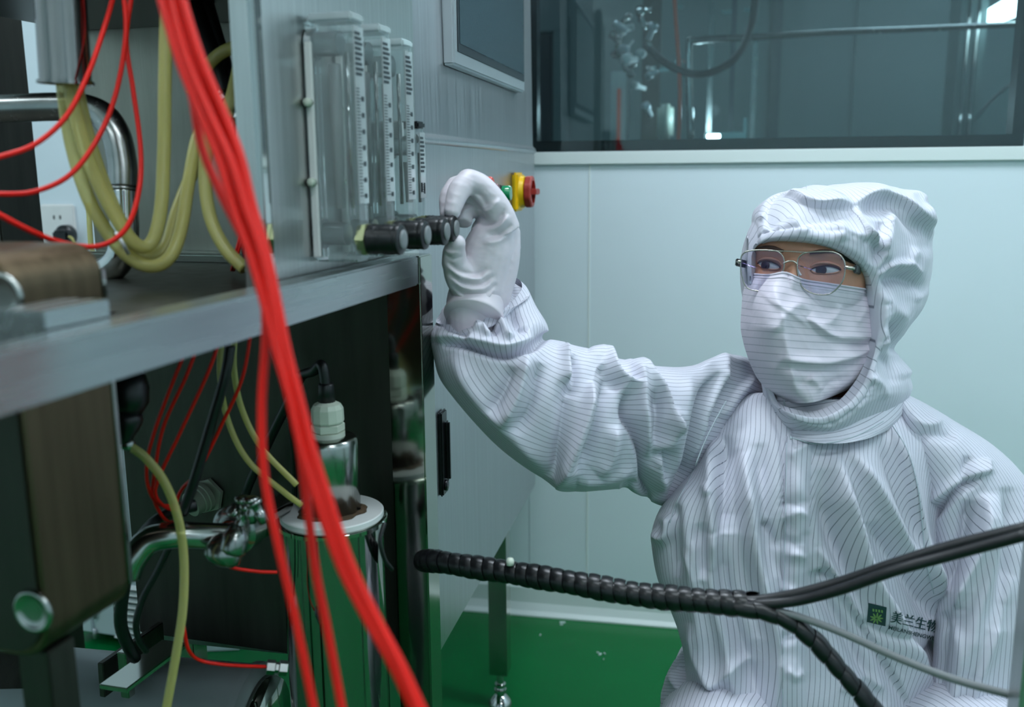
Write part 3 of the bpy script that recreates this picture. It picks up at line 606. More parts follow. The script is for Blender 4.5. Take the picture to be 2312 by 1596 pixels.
# ================================================================== HOSES
G_red = 'thick red tubes of the foreground bundle'
rb = np.array([(380, -40), (398, 40), (428, 140), (478, 260), (520, 360), (552, 470), (586, 570), (612, 680), (634, 790), (662, 900), (692, 1020), (730, 1130), (783, 1275), (845, 1400), (900, 1505), (960, 1640)], float)
bl = ['leftmost red tube of the foreground bundle, top outer strand', 'red tube of the foreground bundle, second strand from the left', 'red tube in the middle of the foreground bundle', 'red tube of the foreground bundle, second strand from the right', 'rightmost red tube of the foreground bundle']
dz = np.linspace(.60, .56, len(rb))
for k in range(5):
    ph = k * 1.35; off = (k - 2) * 11.0
    spread = np.interp(np.arange(len(rb)), [0, 3, 6, 9, 15], [1.2, 1.15, .9, .5, .5])
    wob = np.sin(np.arange(len(rb)) * .9 + ph) * 4
    pts = [(x + off * s * .9 + wb, y - off * s * .25, d + [0, .0075, -.0005, .008, .001][k] + .001 * math.sin(ph + i * .5)) for i, ((x, y), s, wb, d) in enumerate(zip(rb, spread, wob, dz))]
    tube('red_tube', pts, .0030, M_red, n=110, seg=12, label=bl[k], cat='tube', group=G_red)
tube('red_tube', [(360, -40, .62), (385, 60, .62), (430, 200, .62), (455, 330, .62), (500, 440, .615), (560, 560, .61), (592, 650, .6), (600, 760, .6), (591, 917, .6), (597, 1074, .6), (628, 1231, .6), (665, 1389, .6), (715, 1630, .6)], .0028, M_red, n=110, seg=12, label='red tube splitting off left of the bundle and falling past the vessel', cat='tube', group=G_red)
tube('red_tube', [(400, -40, .63), (440, 100, .63), (500, 280, .63), (545, 430, .62), (590, 560, .61), (622, 690, .6), (650, 850, .6), (676, 1000, .6), (690, 1110, .6), (712, 1284, .6), (738, 1415, .6), (778, 1630, .6)], .0028, M_red, n=110, seg=12, label='red tube falling straight between the bundle and the vessel rim', cat='tube', group=G_red)
G2 = 'thin red looping tubes at the upper left'
tube('red_loop_tube', [(262, -30, .84), (238, 55, .84), (200, 165, .82), (150, 262, .8), (80, 325, .78), (0, 354, .76), (-60, 368, .75)], .0022, M_red, label='thin red tube sagging highest of the loops at upper left', cat='tube', group=G2)
tube('red_loop_tube', [(278, -30, .84), (284, 80, .84), (262, 210, .84), (222, 310, .83), (160, 393, .81), (80, 432, .79), (0, 438, .77), (-60, 434, .76)], .0022, M_red, label='thin red tube, middle one of the loops at upper left', cat='tube', group=G2)
tube('red_loop_tube', [(300, -30, .86), (285, 90, .86), (300, 200, .86), (317, 330, .86), (314, 430, .85), (285, 515, .83), (225, 555, .81), (140, 548, .79), (60, 517, .76), (-50, 458, .73)], .0023, M_red, n=70, label='thin red tube hanging lowest, looping under the yellow hoses', cat='tube', group=G2)
G3 = 'thin red tubes below the rail'
for i, (pts, lb) in enumerate((
    ([(425, 780, .9), (395, 850, .9), (350, 970, .91), (331, 1050, .92), (338, 1110, .93), (365, 1140, .95), (420, 1140, .985), (436, 1136, .99)], 'thin red tube bowing farthest left below the rail'),
    ([(450, 770, .9), (420, 850, .9), (370, 960, .91), (350, 1060, .92), (346, 1120, .94), (370, 1170, .96), (400, 1182, .99)], 'thin red tube just right of the farthest left one below the rail'),
    ([(500, 755, .9), (470, 840, .9), (405, 980, .91), (360, 1075, .92), (352, 1120, .93), (385, 1150, .95), (432, 1145, .985)], 'thin red tube slanting down to the gland below the rail'),
    ([(582, 640, .9), (570, 720, .9), (548, 850, .91), (500, 960, .93), (450, 1060, .95), (410, 1105, .97), (400, 1140, .98), (434, 1142, .99)], 'thin red tube hanging nearest the bundle below the rail'),
    ([(470, 1255, .95), (520, 1280, .95), (580, 1290, .96), (625, 1292, .97)], 'short thin red tube passing under the pipe clamp'),
    ([(414, 1410, .94), (425, 1465, .95), (450, 1490, .97), (500, 1500, .98), (560, 1504, .985), (602, 1505, .986)], 'short red tube running into the small hexagonal fitting'))):
    tube('thin_red_tube', pts, .0018, M_red, label=lb, cat='tube', group=G3, seg=8)
for k in range(2):
    tube('thin_red_tube', [(560 - k * 8, 480, .97), (548 - k * 6, 530, .96), (535 - k * 6, 585, .96), (528 - k * 5, 610, .985)], .0015, M_red, label=['thin red tube standing on the shelf behind the bundle, right one', 'thin red tube standing on the shelf behind the bundle, left one'][k], cat='tube', group='thin red tubes on the shelf', seg=8)
G4 = 'yellow silicone hoses above the shelf'
yl = .0062
Y_ = [
 ([(138, 120, .845), (143, 195, .845), (163, 330, .86), (205, 460, .87), (270, 560, .88), (330, 600, .885), (380, 585, .89), (408, 520, .90), (428, 400, .91), (450, 300, .92), (490, 245, .93)], 'yellow hose hanging lowest and rising behind the red bundle'),
 ([(152, 120, .84), (158, 195, .84), (190, 330, .85), (240, 450, .86), (300, 545, .87), (340, 550, .88), (362, 480, .885), (370, 350, .89), (372, 200, .89), (375, 50, .89), (378, -30, .89)], 'yellow hose turning straight up beside the red bundle'),
 ([(166, 120, .85), (172, 195, .85), (208, 340, .87), (262, 480, .885), (322, 575, .90), (372, 560, .91), (402, 470, .92), (440, 380, .93), (505, 270, .935), (535, 170, .94), (545, 100, .95)], 'yellow hose rising on the right to the white fitting'),
 ([(432, 215, .95), (455, 165, .95), (492, 125, .95), (530, 105, .95), (548, 100, .955)], 'short yellow hose arching over to the white fitting'),
 ([(490, 245, .9), (470, 310, .9), (463, 400, .9), (475, 490, .895), (508, 560, .89), (553, 607, .885)], 'yellow hose with a cut open end pointing down right'),
 ([(578, 300, .86), (566, 380, .86), (570, 450, .86), (588, 520, .86)], 'short yellow hose next to the steel box edge'),
 ([(385, 715, .80), (350, 700, .80), (300, 700, .80), (262, 720, .79), (258, 745, .785)], 'yellow hose lying curled on the shelf behind the rail'),
 ]
for i, (pts, lb) in enumerate(Y_): tube('yellow_hose', pts, yl if i != 5 else .0055, M_sil, n=70, seg=14, bore=(.0028 if i == 4 else 0), label=lb, cat='hose', group=G4)
G5 = 'pale thin hoses below the rail'
tube('pale_hose', [(290, 1005, .88), (330, 1035, .885), (372, 1090, .89), (402, 1170, .895), (415, 1260, .90), (413, 1370, .9), (397, 1480, .9), (368, 1640, .9)], .0042, M_sil, n=70, seg=12, label='pale yellow hose hanging from the black valve past the bent pipe', cat='hose', group=G5)
tube('pale_hose', [(500, 760, .97), (497, 850, .97), (515, 950, .98), (560, 1040, .985), (640, 1110, .99), (680, 1140, 1.0)], .0032, M_sil, n=60, label='pale thin hose slanting behind the bundle, lower of two', cat='hose', group=G5)
tube('pale_hose', [(530, 750, .97), (528, 830, .97), (545, 920, .98), (590, 1010, .985), (670, 1095, .99)], .0032, M_sil, n=60, label='pale thin hose slanting behind the bundle, upper of two', cat='hose', group=G5)
tube('pale_wall_hose', [(200, 460, 1.6), (203, 520, 1.6), (207, 585, 1.6)], .0045, M_sil, label='pale hose standing beside the wall socket behind the elbow pipe', cat='hose')
tube('tie_wrap', [(262, 525, .845), (275, 545, .84), (283, 560, .845), (290, 572, .86)], .0016, M_ptfe, label='white tie holding the yellow hoses together', cat='tie', seg=8)
# black cables upper
G6 = 'black cables behind the upper red bundle'
tube('black_cable', [(418, -30, .98), (452, 60, .98), (482, 140, .98), (505, 215, .985)], .0105, M_black, label='thick black cable behind the red bundle, upper left strand', cat='cable', group=G6)
tube('black_cable', [(452, -30, .99), (476, 50, .99), (500, 130, .99), (516, 190, .99), (540, 300, .99), (556, 400, .985), (560, 520, .985), (566, 585, .995)], .009, M_black, label='thick black cable behind the red bundle reaching the shelf', cat='cable', group=G6)
tube('black_cable', [(520, 780, .92), (508, 850, .92), (476, 960, .93), (440, 1080, .94), (412, 1160, .95)], .0052, M_black, label='black cable slanting down left of the vessel below the rail', cat='cable', group='black cables below the rail')
tube('black_cable', [(440, 1140, .985), (405, 1150, .975), (350, 1180, .97), (310, 1230, .98), (285, 1300, 1.0), (272, 1400, 1.02), (290, 1460, 1.05), (305, 1485, 1.08)], .0068, M_black, label='thick black cable running behind the bent pipe down to the drum', cat='cable', group='black cables below the rail')
tube('black_cable', [(382, 1235, .975), (355, 1290, .98), (325, 1345, .985), (308, 1400, .99), (312, 1440, 1.0), (330, 1470, 1.02)], .0035, M_black, label='thin black cable behind the bent pipe curving down to the bracket', cat='cable', group='black cables below the rail')
# fittings near the box
t = thing('hose_fittings', 'cluster of steel hose fittings left of the steel box', 'fitting', tuple(D(540, 260, .96)))
for (x, y, x2, y2, r_, m) in ((548, 78, 549, 112, .0055, M_ptfe), (545, 195, 540, 225, .006, M_cast), (540, 225, 552, 285, .011, M_cast), (522, 262, 560, 272, .008, M_cast), (510, 225, 498, 210, .007, M_cast), (560, 285, 572, 292, .004, M_brass)):
    p0, p1 = D(x, y, .945), D(x2, y2, .945); L_ = np.linalg.norm(p1 - p0)
    V, Fc = lathe(p0, p1 - p0, [(r_, 0), (r_, L_ * .45), (r_ * .8, L_ * .5), (r_ * .8, L_ * .7), (r_ * 1.1, L_ * .72), (r_ * 1.1, L_)], 12); mk('fitting_body', V, Fc, m, t, smooth=False)

# ================================================================== CONTROL CABINET
P0 = np.array([-.4585, 1.25, 0.0]); ca = rad(3.9)
CU = np.array([-math.sin(ca), math.cos(ca), 0.0]); CN = np.array([math.cos(ca), math.sin(ca), 0.0])   # along, outwards
def onC(x, y, o=0.0): return onP(x, y, P0 + CN * o, CN)
def ct(x, y, o=0.0): q = onC(x, y, o) - P0; return np.dot(q, CU), q[2]
t0 = -0.10; t1 = ct(1207, 600)[0]; zbt = ct(1207, 1097)[1]
cb = thing('control_cabinet', 'brushed stainless control cabinet on square legs behind the reaching arm', 'cabinet', tuple(P0 + CU * (t1 / 2) - CN * .2))
def cbox(a0, a1, o0, o1, z0, z1, bev=0.0): return box_vf(P0 + CU * ((a0 + a1) / 2) + CN * ((o0 + o1) / 2) + ZA * ((z0 + z1) / 2), CU, CN, ZA, (a1 - a0) / 2, (o1 - o0) / 2, (z1 - z0) / 2, bev)
zbend = ct(1100, 332)[1]
# profile extruded along CU: lower front, rounded bend, upper front slightly set back
pr = [(0, zbt), (0, zbend - .004), (.0025, zbend - .003), (.0040, zbend - .001), (.0044, zbend + .001), (.0040, zbend + .003), (.0025, zbend + .006), (-.001, zbend + .009), (-.003, zbend + .012), (-.010, 1.75), (-.45, 1.75), (-.45, zbt)]
n = len(pr); V = []
for tt in (t0, t1):
    for o, z in pr: V.append(P0 + CU * tt + CN * o + ZA * z)
Fc = [(i, (i + 1) % n, (i + 1) % n + n, i + n) for i in range(n)] + [tuple(range(n))[::-1], tuple(range(n, 2 * n))]
mk('body', V, Fc, M_cab, cb, sharp=60)
lt, _ = np.dot(onZ(1130, 1560, 0.03) - P0, CU), 0
lo = np.dot(onZ(1130, 1590, 0.0) - P0, CN)
for tt, oo in ((lt, lo), (lt, -.40), (t0 + .04, lo), (t0 + .04, -.40)):
    V, Fc = cbox(tt - .019, tt + .019, oo - .019, oo + .019, .075, zbt - .0005, .001); lg = mk('leg', V, Fc, M_pol2, cb, smooth=False)
    c = P0 + CU * tt + CN * oo
    V, Fc = lathe(c, ZA, [(.0245, 0), (.0245, .004), (.021, .012), (.012, .022), (.009, .024), (.009, .027), (.0125, .028), (.0125, .036), (.009, .037), (.008, .040), (.0115, .041), (.0115, .048), (.0075, .049), (.0075, .0748)], 24)
    mk('leveling_foot', V, Fc, M_pol, lg, sharp=30)
# HMI
h0, hz0 = ct(1017, 146, .006); h1, _ = ct(1178, 212, .006)
hmi = part('touch_panel_frame', cbox(h0, h1, -.006, .012, hz0, hz0 + .30, .003), M_alu, cb, label='silver framed operator panel')
fw = .016
part('bezel', cbox(h0 + fw, h1 - fw * .6, .0122, .0132, hz0 + fw * 1.2, hz0 + .285, .0005), M_bezel, hmi)
part('screen', cbox(h0 + fw + .010, h1 - fw * .6 - .010, .0134, .0140, hz0 + fw * 1.2 + .012, hz0 + .27), M_scr, hmi)
# buttons
def pbutton(x, y, col, lb, collar=.010, r_=.0135):
    a, z = ct(x, y, .0); c = P0 + CU * a + ZA * z
    V, Fc = lathe(c, CN, [(r_ * 1.05, 0), (r_ * 1.05, .010), (r_ * .98, .0105), (r_ * .98, .013)], 32); b = mk('button_collar', V, Fc, M_blackp, cb, sharp=40)
    V, Fc = lathe(c + CN * .0135, CN, [(r_ * .97, 0), (r_ * .97, .012), (r_ * .88, .0145), (r_ * .2, .015)], 32); mk('button_cap', V, Fc, col, b, sharp=40, label=lb)
pbutton(1118, 436, M_grn, 'green lit button cap'); pbutton(1088, 433, M_dred, 'dark red button cap'); pbutton(1074, 424, M_orl, 'orange-red mushroom cap', r_=.018)
a, z = ct(1163, 433); hh = .0325
sw = part('isolator_plate', cbox(a - hh * 1.0, a + hh * 1.0, .0005, .012, z - .036, z + .036, .004), M_yel, cb, label='yellow isolator plate')
c = P0 + CU * a + ZA * z
V, Fc = lathe(c + CN * .0115, CN, [(.030, 0), (.029, .008), (.027, .0095)], 40); mk('yellow_boss', V, Fc, M_yel, sw, sharp=40)
V, Fc = lathe(c + CN * .0215, CN, [(.0285, 0), (.0305, .002), (.0305, .011), (.028, .0135), (.022, .0140), (.021, .006), (.008, .005)], 48)
V = np.array(V); 
for i in range(len(V)):
    ww = (V[i] - c); rr = ww - CN * np.dot(ww, CN); an = math.atan2(rr[2], np.dot(rr, CU)); V[i] = V[i] - rr * .045 * (math.cos(8 * an) > .3)
mk('red_dial', V, Fc, M_swred, sw, sharp=35)
V, Fc = box_vf(c + CN * .0335, CU, CN, ZA, .020, .011, .0055, .0015); mk('red_handle', V, Fc, M_swred, sw, smooth=False)
a, z = ct(1183, 437, .02)
# door latch
a, z0_ = ct(992, 1122); _, z1_ = ct(992, 928)
la = ct(996, 1020)[0]
lt_ = part('door_latch', cbox(la - .014, la + .014, .0002, .006, z0_, z1_, .002), M_blackp, cb, label='black swing-handle door latch')
V, Fc = cbox(la - .002, la + .008, .0062, .013, z0_ + .02, z1_ - .015, .003); mk('latch_lever', V, Fc, M_blackp, lt_, smooth=False)
V, Fc = lathe(P0 + CU * (la - .001) + CN * .006 + ZA * (z0_ + .014), CN, [(.008, 0), (.008, .003)], 18); mk('key_barrel', V, Fc, M_blackp, lt_)

# ================================================================== SPIRAL WRAPPED CABLES
sp = spline(px((955, 1266, 1.10), (985, 1267, 1.07), (1050, 1277, 1.05), (1150, 1292, 1.03), (1230, 1305, 1.01), (1330, 1322, .99), (1430, 1340, .975), (1530, 1351, .96), (1640, 1361, .945), (1716, 1366, .935)), 200)
cw = thing('spiral_wrapped_cable_bundle', 'black spiral-wrapped cable bundle crossing in front of the worker', 'cable', tuple(sp[100]))
V, Fc = tube_vf(sp, .0085, 16); mk('cable_core', V, Fc, M_blackp, cw)
V, Fc = tube_vf(sp[:8], .0125, 16); mk('end_sleeve', V, Fc, M_blackp, cw)
def helix(path, Rr, pitch, width, th=.0012):
    P = spline(path, 600); T, X, Y = sweep_frames(P); seg = np.r_[0, np.cumsum(np.linalg.norm(np.diff(P, axis=0), axis=1))]; Ltot = seg[-1]
    V = []; Fc = []; steps = int(Ltot / pitch * 22); nw = 4
    for i in range(steps):
        s = i / steps * (Ltot - width); phi = 2 * math.pi * s / pitch
        for j in range(nw):
            ss = s + width * j / (nw - 1); k = min(np.searchsorted(seg, ss), len(P) - 1)
            rr = Rr + (.0009 if 0 < j < nw - 1 else 0) + .0006 * math.sin(s * 90) 
            V.append(P[k] + (X[k] * math.cos(phi) + Y[k] * math.sin(phi)) * rr)
        for j in (nw - 1, 0):
            ss = s + width * j / (nw - 1); k = min(np.searchsorted(seg, ss), len(P) - 1)
            V.append(P[k] + (X[k] * math.cos(phi) + Y[k] * math.sin(phi)) * (Rr - th))
    q = nw + 2
    for i in range(steps - 1):
        for j in range(q): Fc.append((i * q + j, i * q + (j + 1) % q, (i + 1) * q + (j + 1) % q, (i + 1) * q + j))
    return V, Fc
V, Fc = helix(sp, .0122, .0135, .0122); mk('spiral_wrap', V, Fc, M_blackp, cw, sharp=35)
G7 = 'cables leaving the spiral wrap'
tube('upper_cable', [(1640, 1355, .945), (1716, 1354, .935), (1800, 1340, .92), (1900, 1313, .90), (2020, 1272, .87), (2150, 1232, .84), (2320, 1190, .80)], .0052, M_black, n=80, seg=14, label='black cable rising to the right, upper of the pair', cat='cable', group=G7)
tube('upper_cable', [(1640, 1366, .945), (1716, 1364, .93), (1800, 1356, .915), (1900, 1330, .89), (2020, 1288, .86), (2150, 1252, .835), (2320, 1206, .795)], .0052, M_black, n=80, seg=14, label='black cable rising to the right, lower of the pair', cat='cable', group=G7)
tube('grey_cable', [(1640, 1372, .94), (1712, 1374, .93), (1790, 1388, .92), (1900, 1428, .90), (2030, 1486, .88), (2160, 1535, .86), (2295, 1572, .84)], .0036, M_grey, n=80, seg=12, label='grey cable falling to the right from the wrap end', cat='cable', group=G7)
dn = spline(px((1640, 1368, .94), (1716, 1378, .93), (1780, 1402, .925), (1840, 1448, .92), (1890, 1505, .915), (1940, 1562, .91), (2000, 1640, .905)), 120)
cw2 = thing('spiral_wrapped_cable', 'black spiral-wrapped cable curving down in front of the jacket', 'cable', tuple(dn[60]), G7)
V, Fc = tube_vf(dn, .0062, 14); mk('cable_core', V, Fc, M_blackp, cw2)
V, Fc = helix(dn, .0085, .020, .0188); mk('spiral_wrap', V, Fc, M_blackp, cw2, sharp=35)
V, Fc = lathe(D(1152, 1272, 1.02), D(1152, 1262, 1.02) - D(1152, 1285, 1.02), [(.004, -.002), (.0045, .002), (.003, .006)], 10); mk('tie_head', V, Fc, M_cream, cw)
mk('steel_upright', *wbox(*(lambda q: (q[0], q[0] + .04, q[1] - .04, q[1], 0, q[2]))(D(2322, 1090, .80)), .002), M_brush, smooth=False, label='grey steel upright at the right edge where the cables end', cat='post')

# ================================================================== PERSON
person = thing('person', 'crouching person in white pinstriped suit, hood, mask and glasses, gloved hand reaching to a knob', 'person', tuple(D(1830, 1100, 1.22) * [1, 1, 0]))
def catmull_arr(A, n):
    return spline(np.asarray(A, float), n)
def seg_dist(Pn, poly):
    """distance of 2-D points to a polyline, plus signed side and parameter 0..1"""
    best = np.full(len(Pn), 1e9); side = np.zeros(len(Pn)); par = np.zeros(len(Pn)); L = [0]
    for a, b in zip(poly[:-1], poly[1:]): L.append(L[-1] + np.linalg.norm(b - a))
    for i, (a, b) in enumerate(zip(poly[:-1], poly[1:])):
        d = b - a; l2 = (d ** 2).sum(); t = np.clip(((Pn - a) @ d) / l2, 0, 1); q = a + t[:, None] * d; dv = Pn - q; ds = np.hypot(dv[:, 0], dv[:, 1])
        m = ds < best; best[m] = ds[m]; side[m] = np.sign(d[0] * dv[m, 1] - d[1] * dv[m, 0]); par[m] = (L[i] + t[m] * math.sqrt(l2)) / L[-1]
    return best, side, par
FA = 2.0
def folds(V, strokes, front=None, along=None):
    """press creases and ridges into garment vertices; stroke = (points, width px, height mm[, sharp side])"""
    V = np.asarray(V, float); Q = projv(V)[:, :2]; out = np.zeros(len(V))
    for st in strokes:
        pts, wd, amp = st[0], st[1], st[2]; sh = st[3] if len(st) > 3 else 0
        poly = catmull_arr([(p[0], p[1]) for p in pts], 4 * len(pts)) if len(pts) > 2 else np.array(pts, float)
        d, s, t = seg_dist(Q, poly); wv = np.full(len(d), float(wd))
        if sh: wv = np.where(s * sh > 0, wd * .38, wd * 1.5)
        taper = np.clip(np.minimum(t / .18, (1 - t) / .18), 0, 1) ** .7
        dq = np.sqrt(d ** 2 + (wv * .22) ** 2) - wv * .22; out += FA * amp * .001 * np.exp(-(dq / (wv * 1.05)) ** 1.25) * (.1 + .9 * taper)
    fr = np.ones(len(V)) if front is None else front
    dirv = BACK[None, :] if along is None else along
    return V + dirv * (out * fr)[:, None]
def wrinkle(V, seed, amp, k1, k2, aniso=(1, 1, 1)):
    """small irregular cloth relief from summed warped waves"""
    r = np.random.RandomState(seed); V = np.asarray(V, float); Wp = V * np.array(aniso); o = np.zeros(len(V))
    for i in range(9):
        f = r.uniform(k1, k2); d = r.randn(3); d /= np.linalg.norm(d); d2 = r.randn(3)
        ph = Wp @ d * f + 1.2 * np.sin(Wp @ d2 * f * .35 + r.rand() * 6) + r.rand() * 6
        o += (1 - np.abs(np.sin(ph))) ** 2 * r.uniform(.4, 1)
    return (o / 9 - .3) * amp * .001
def grid_normals(V, nu, nv, wrap):
    G = V.reshape(nv, nu, 3)
    if wrap: du = np.roll(G, -1, 1) - np.roll(G, 1, 1)
    else: du = np.gradient(G, axis=1)
    dv = np.gradient(G, axis=0); n_ = np.cross(du, dv); n_ /= np.linalg.norm(n_, axis=2, keepdims=True) + 1e-12
    return n_.reshape(-1, 3)
def loft(rings, nv=120, nu=120, ex=2.0, strokes=(), wr=None, center_u=0.25, caps=False, uref=None, wramp=None):
    """closed cloth tube; ring = (left x,y, right x,y, depth, half thickness m, sag m[, depth slope])"""
    Rg = np.array([list(r) + [0] * (8 - len(r)) for r in rings], float); Rg = catmull_arr(Rg, nv); V = []; UVc = []
    th = np.linspace(0, 2 * math.pi, nu, endpoint=False)
    c_, s_ = np.cos(th), np.sin(th); e = 2.0 / ex
    cc = np.sign(c_) * np.abs(c_) ** e; ss = np.sign(s_) * np.abs(s_) ** e
    for (ax_, ay_, bx_, by_, d, t, sag, ds) in Rg:
        A = D(ax_, ay_, d - ds / 2); B = D(bx_, by_, d + ds / 2); C = (A + B) / 2; h = (B - A) / 2
        fwd = CAM - C; fwd /= np.linalg.norm(fwd); fv = fwd * t - ZA * sag
        for a, b in zip(cc, ss): V.append(C + h * a + fv * b)
    V = np.array(V); G = V.reshape(nv, nu, 3)
    # uv: arc length around each ring measured from the front centre, so the woven lines stay parallel to it
    k0 = int(nu * center_u); seg = np.linalg.norm(np.roll(G, -1, 1) - G, axis=2)
    u = np.zeros((nv, nu))
    for j in range(1, nu // 2 + 1): u[:, (k0 + j) % nu] = u[:, (k0 + j - 1) % nu] - seg[:, (k0 + j - 1) % nu]
    for j in range(1, (nu + 1) // 2): u[:, (k0 - j) % nu] = u[:, (k0 - j + 1) % nu] + seg[:, (k0 - j) % nu]
    uv = np.stack([u.ravel() + 10, np.repeat(np.linspace(0, 1, nv), nu)], 1)
    N_ = grid_normals(V, nu, nv, True)
    if (N_ * (V - np.repeat(G.mean(1), nu, 0))).sum() < 0: N_ = -N_
    front = np.clip((N_ @ BACK) * 2.0 + .3, 0, 1)
    if wr: V = V + N_ * (wrinkle(V, *wr) * (1 if wramp is None else wramp(uv[:, 1])))[:, None]
    V = folds(V, strokes, np.maximum(front, np.clip((N_ @ BACK) + .75, 0, 1)), N_ * .75 + BACK * .4)
    Fc = [(j * nu + i, j * nu + (i + 1) % nu, (j + 1) * nu + (i + 1) % nu, (j + 1) * nu + i) for j in range(nv - 1) for i in range(nu)]
    if caps:
        for j in ([0] if caps in (1, 3) else []) : Fc.append(tuple(range(nu))[::-1])
        if caps in (2, 3): Fc.append(tuple(range((nv - 1) * nu, nv * nu)))
    return V, Fc, uv

# ---------------------------------------------------------------- head frame
YW = rad(27); RO = rad(2.5)
hf = -math.sin(YW) * RIGHT + math.cos(YW) * BACK; hf[2] *= .55; hf /= np.linalg.norm(hf)   # facing
hr = np.cross(hf, ZA); hr = -hr if np.dot(hr, RIGHT) < 0 else hr; hr /= np.linalg.norm(hr)
hu = np.cross(hr, -hf); hu = hu if hu[2] > 0 else -hu
hr, hu = hr * math.cos(RO) - hu * math.sin(RO), hu * math.cos(RO) + hr * math.sin(RO)
EYE = D(1797, 605, 1.118)           # point between the eyes, on the skin
HC = EYE - hf * .088 + hu * .012
def g2(x, z, x0, z0, sx_, sz_): return np.exp(-((x - x0) / sx_) ** 2 - ((z - z0) / sz_) ** 2)
def face_y(x, z):
    """forward distance of the face surface from HC for lateral x and height z (metres, relative to HC)"""
    ax_, az_ = .076, .122
    q = np.clip(1 - np.abs(x / ax_) ** 2.3 - np.abs((z + .005) / np.where(z > -.005, .090, az_)) ** 2.4, 0, 1); y = .094 * q ** .5
    ze = z + .012
    y = y - .0075 * (g2(x, ze, -.033, 0, .019, .014) + g2(x, ze, .033, 0, .019, .014))
    y = y + .004 * (g2(x, ze, -.03, .021, .024, .008) + g2(x, ze, .03, .021, .024, .008))
    y = y + .012 * g2(x, ze, 0, -.036, .012, .022) + .007 * g2(x, ze, 0, -.012, .009, .022)
    y = y + .004 * (g2(x, ze, -.04, -.035, .02, .02) + g2(x, ze, .04, -.035, .02, .02))
    y = y + .007 * g2(x, ze, 0, -.072, .024, .012) + .004 * g2(x, ze, 0, -.1, .02, .014)
    return y
def HP(x, y, z): return HC + hr * x + hf * y + hu * z
nu, nv = 160, 150; V = []
for j in range(nv):
    ph = math.pi * (j + .5) / nv; zz = math.cos(ph) * (.122 if ph > math.pi / 2 else .088) - .005; rr = math.sin(ph)
    for i in range(nu):
        a = 2 * math.pi * i / nu; x = math.sin(a) * rr * .076; cy_ = math.cos(a)
        if cy_ > 0: y = float(face_y(np.array(x * .999), np.array(zz)))
        else: y = cy_ * rr * .100
        # jaw narrows
        jn = 1 - .22 * max(0, min(1, (-zz - .045) / .07)); V.append(HP(x * jn, y, zz))
head = np.array(V); hF = [(j * nu + i, j * nu + (i + 1) % nu, (j + 1) * nu + (i + 1) % nu, (j + 1) * nu + i) for j in range(nv - 1) for i in range(nu)] + [tuple(range(nu))[::-1], tuple(range((nv - 1) * nu, nv * nu))]
# the body under the suit: one continuous skin (head, neck, trunk, arms, legs)
def capsule(bmv, bmf, P, Rr, seg=14, n=18):
    V_, F_ = tube_vf(spline(P, n), np.interp(np.linspace(0, 1, n), np.linspace(0, 1, len(Rr)), Rr), seg); o = len(bmv); bmv += [tuple(v) for v in V_]; bmf += [tuple(i + o for i in f) for f in F_]
def voxel(name, V, Fc, mat, parent, size, smooth_it=2, label=None):
    me = bpy.data.meshes.new('t'); me.from_pydata([tuple(v) for v in V], [], [tuple(int(i) for i in f) for f in Fc]); o = bpy.data.objects.new('t', me); COL.objects.link(o)
    m = o.modifiers.new('r', 'REMESH'); m.mode = 'VOXEL'; m.voxel_size = size
    if smooth_it: s = o.modifiers.new('s', 'SMOOTH'); s.iterations = smooth_it; s.factor = .5
    dg = bpy.context.evaluated_depsgraph_get(); e = bpy.data.meshes.new_from_object(o.evaluated_get(dg)); Vn = np.zeros(len(e.vertices) * 3); e.vertices.foreach_get('co', Vn)
    Fn = [tuple(p.vertices) for p in e.polygons]; bpy.data.objects.remove(o); return Vn.reshape(-1, 3), Fn
bv = [tuple(v) for v in head]; bf = list(hF)
neckT, neckB = HP(0, -.02, -.075), D(1895, 985, 1.27)
chest, pel = D(1850, 1180, 1.27), D(1830, 1560, 1.34)
shR, shL = D(1700, 985, 1.31), D(2070, 1060, 1.29)
capsule(bv, bf, [neckT, HP(0, -.035, -.14), neckB], [.052, .050, .056], 20)
capsule(bv, bf, [neckB, chest, D(1830, 1380, 1.29), pel], [.06, .105, .095, .11], 20)
capsule(bv, bf, [shR, D(1880, 1010, 1.29), shL], [.042, .062, .044], 16)
elbow = D(1270, 975, 1.17); wrist = D(1072, 725, 1.146)
capsule(bv, bf, [shR, D(1480, 965, 1.22), elbow], [.040, .040, .034], 14)
capsule(bv, bf, [elbow, D(1150, 850, 1.15), wrist], [.034, .028, .018], 14)
elL = D(2240, 1330, 1.22); wrL = D(2250, 1660, 1.16)
capsule(bv, bf, [shL, D(2180, 1190, 1.25), elL], [.05, .045, .036], 14)
capsule(bv, bf, [elL, wrL, wrL + ZA * -.05], [.036, .026, .022], 14)
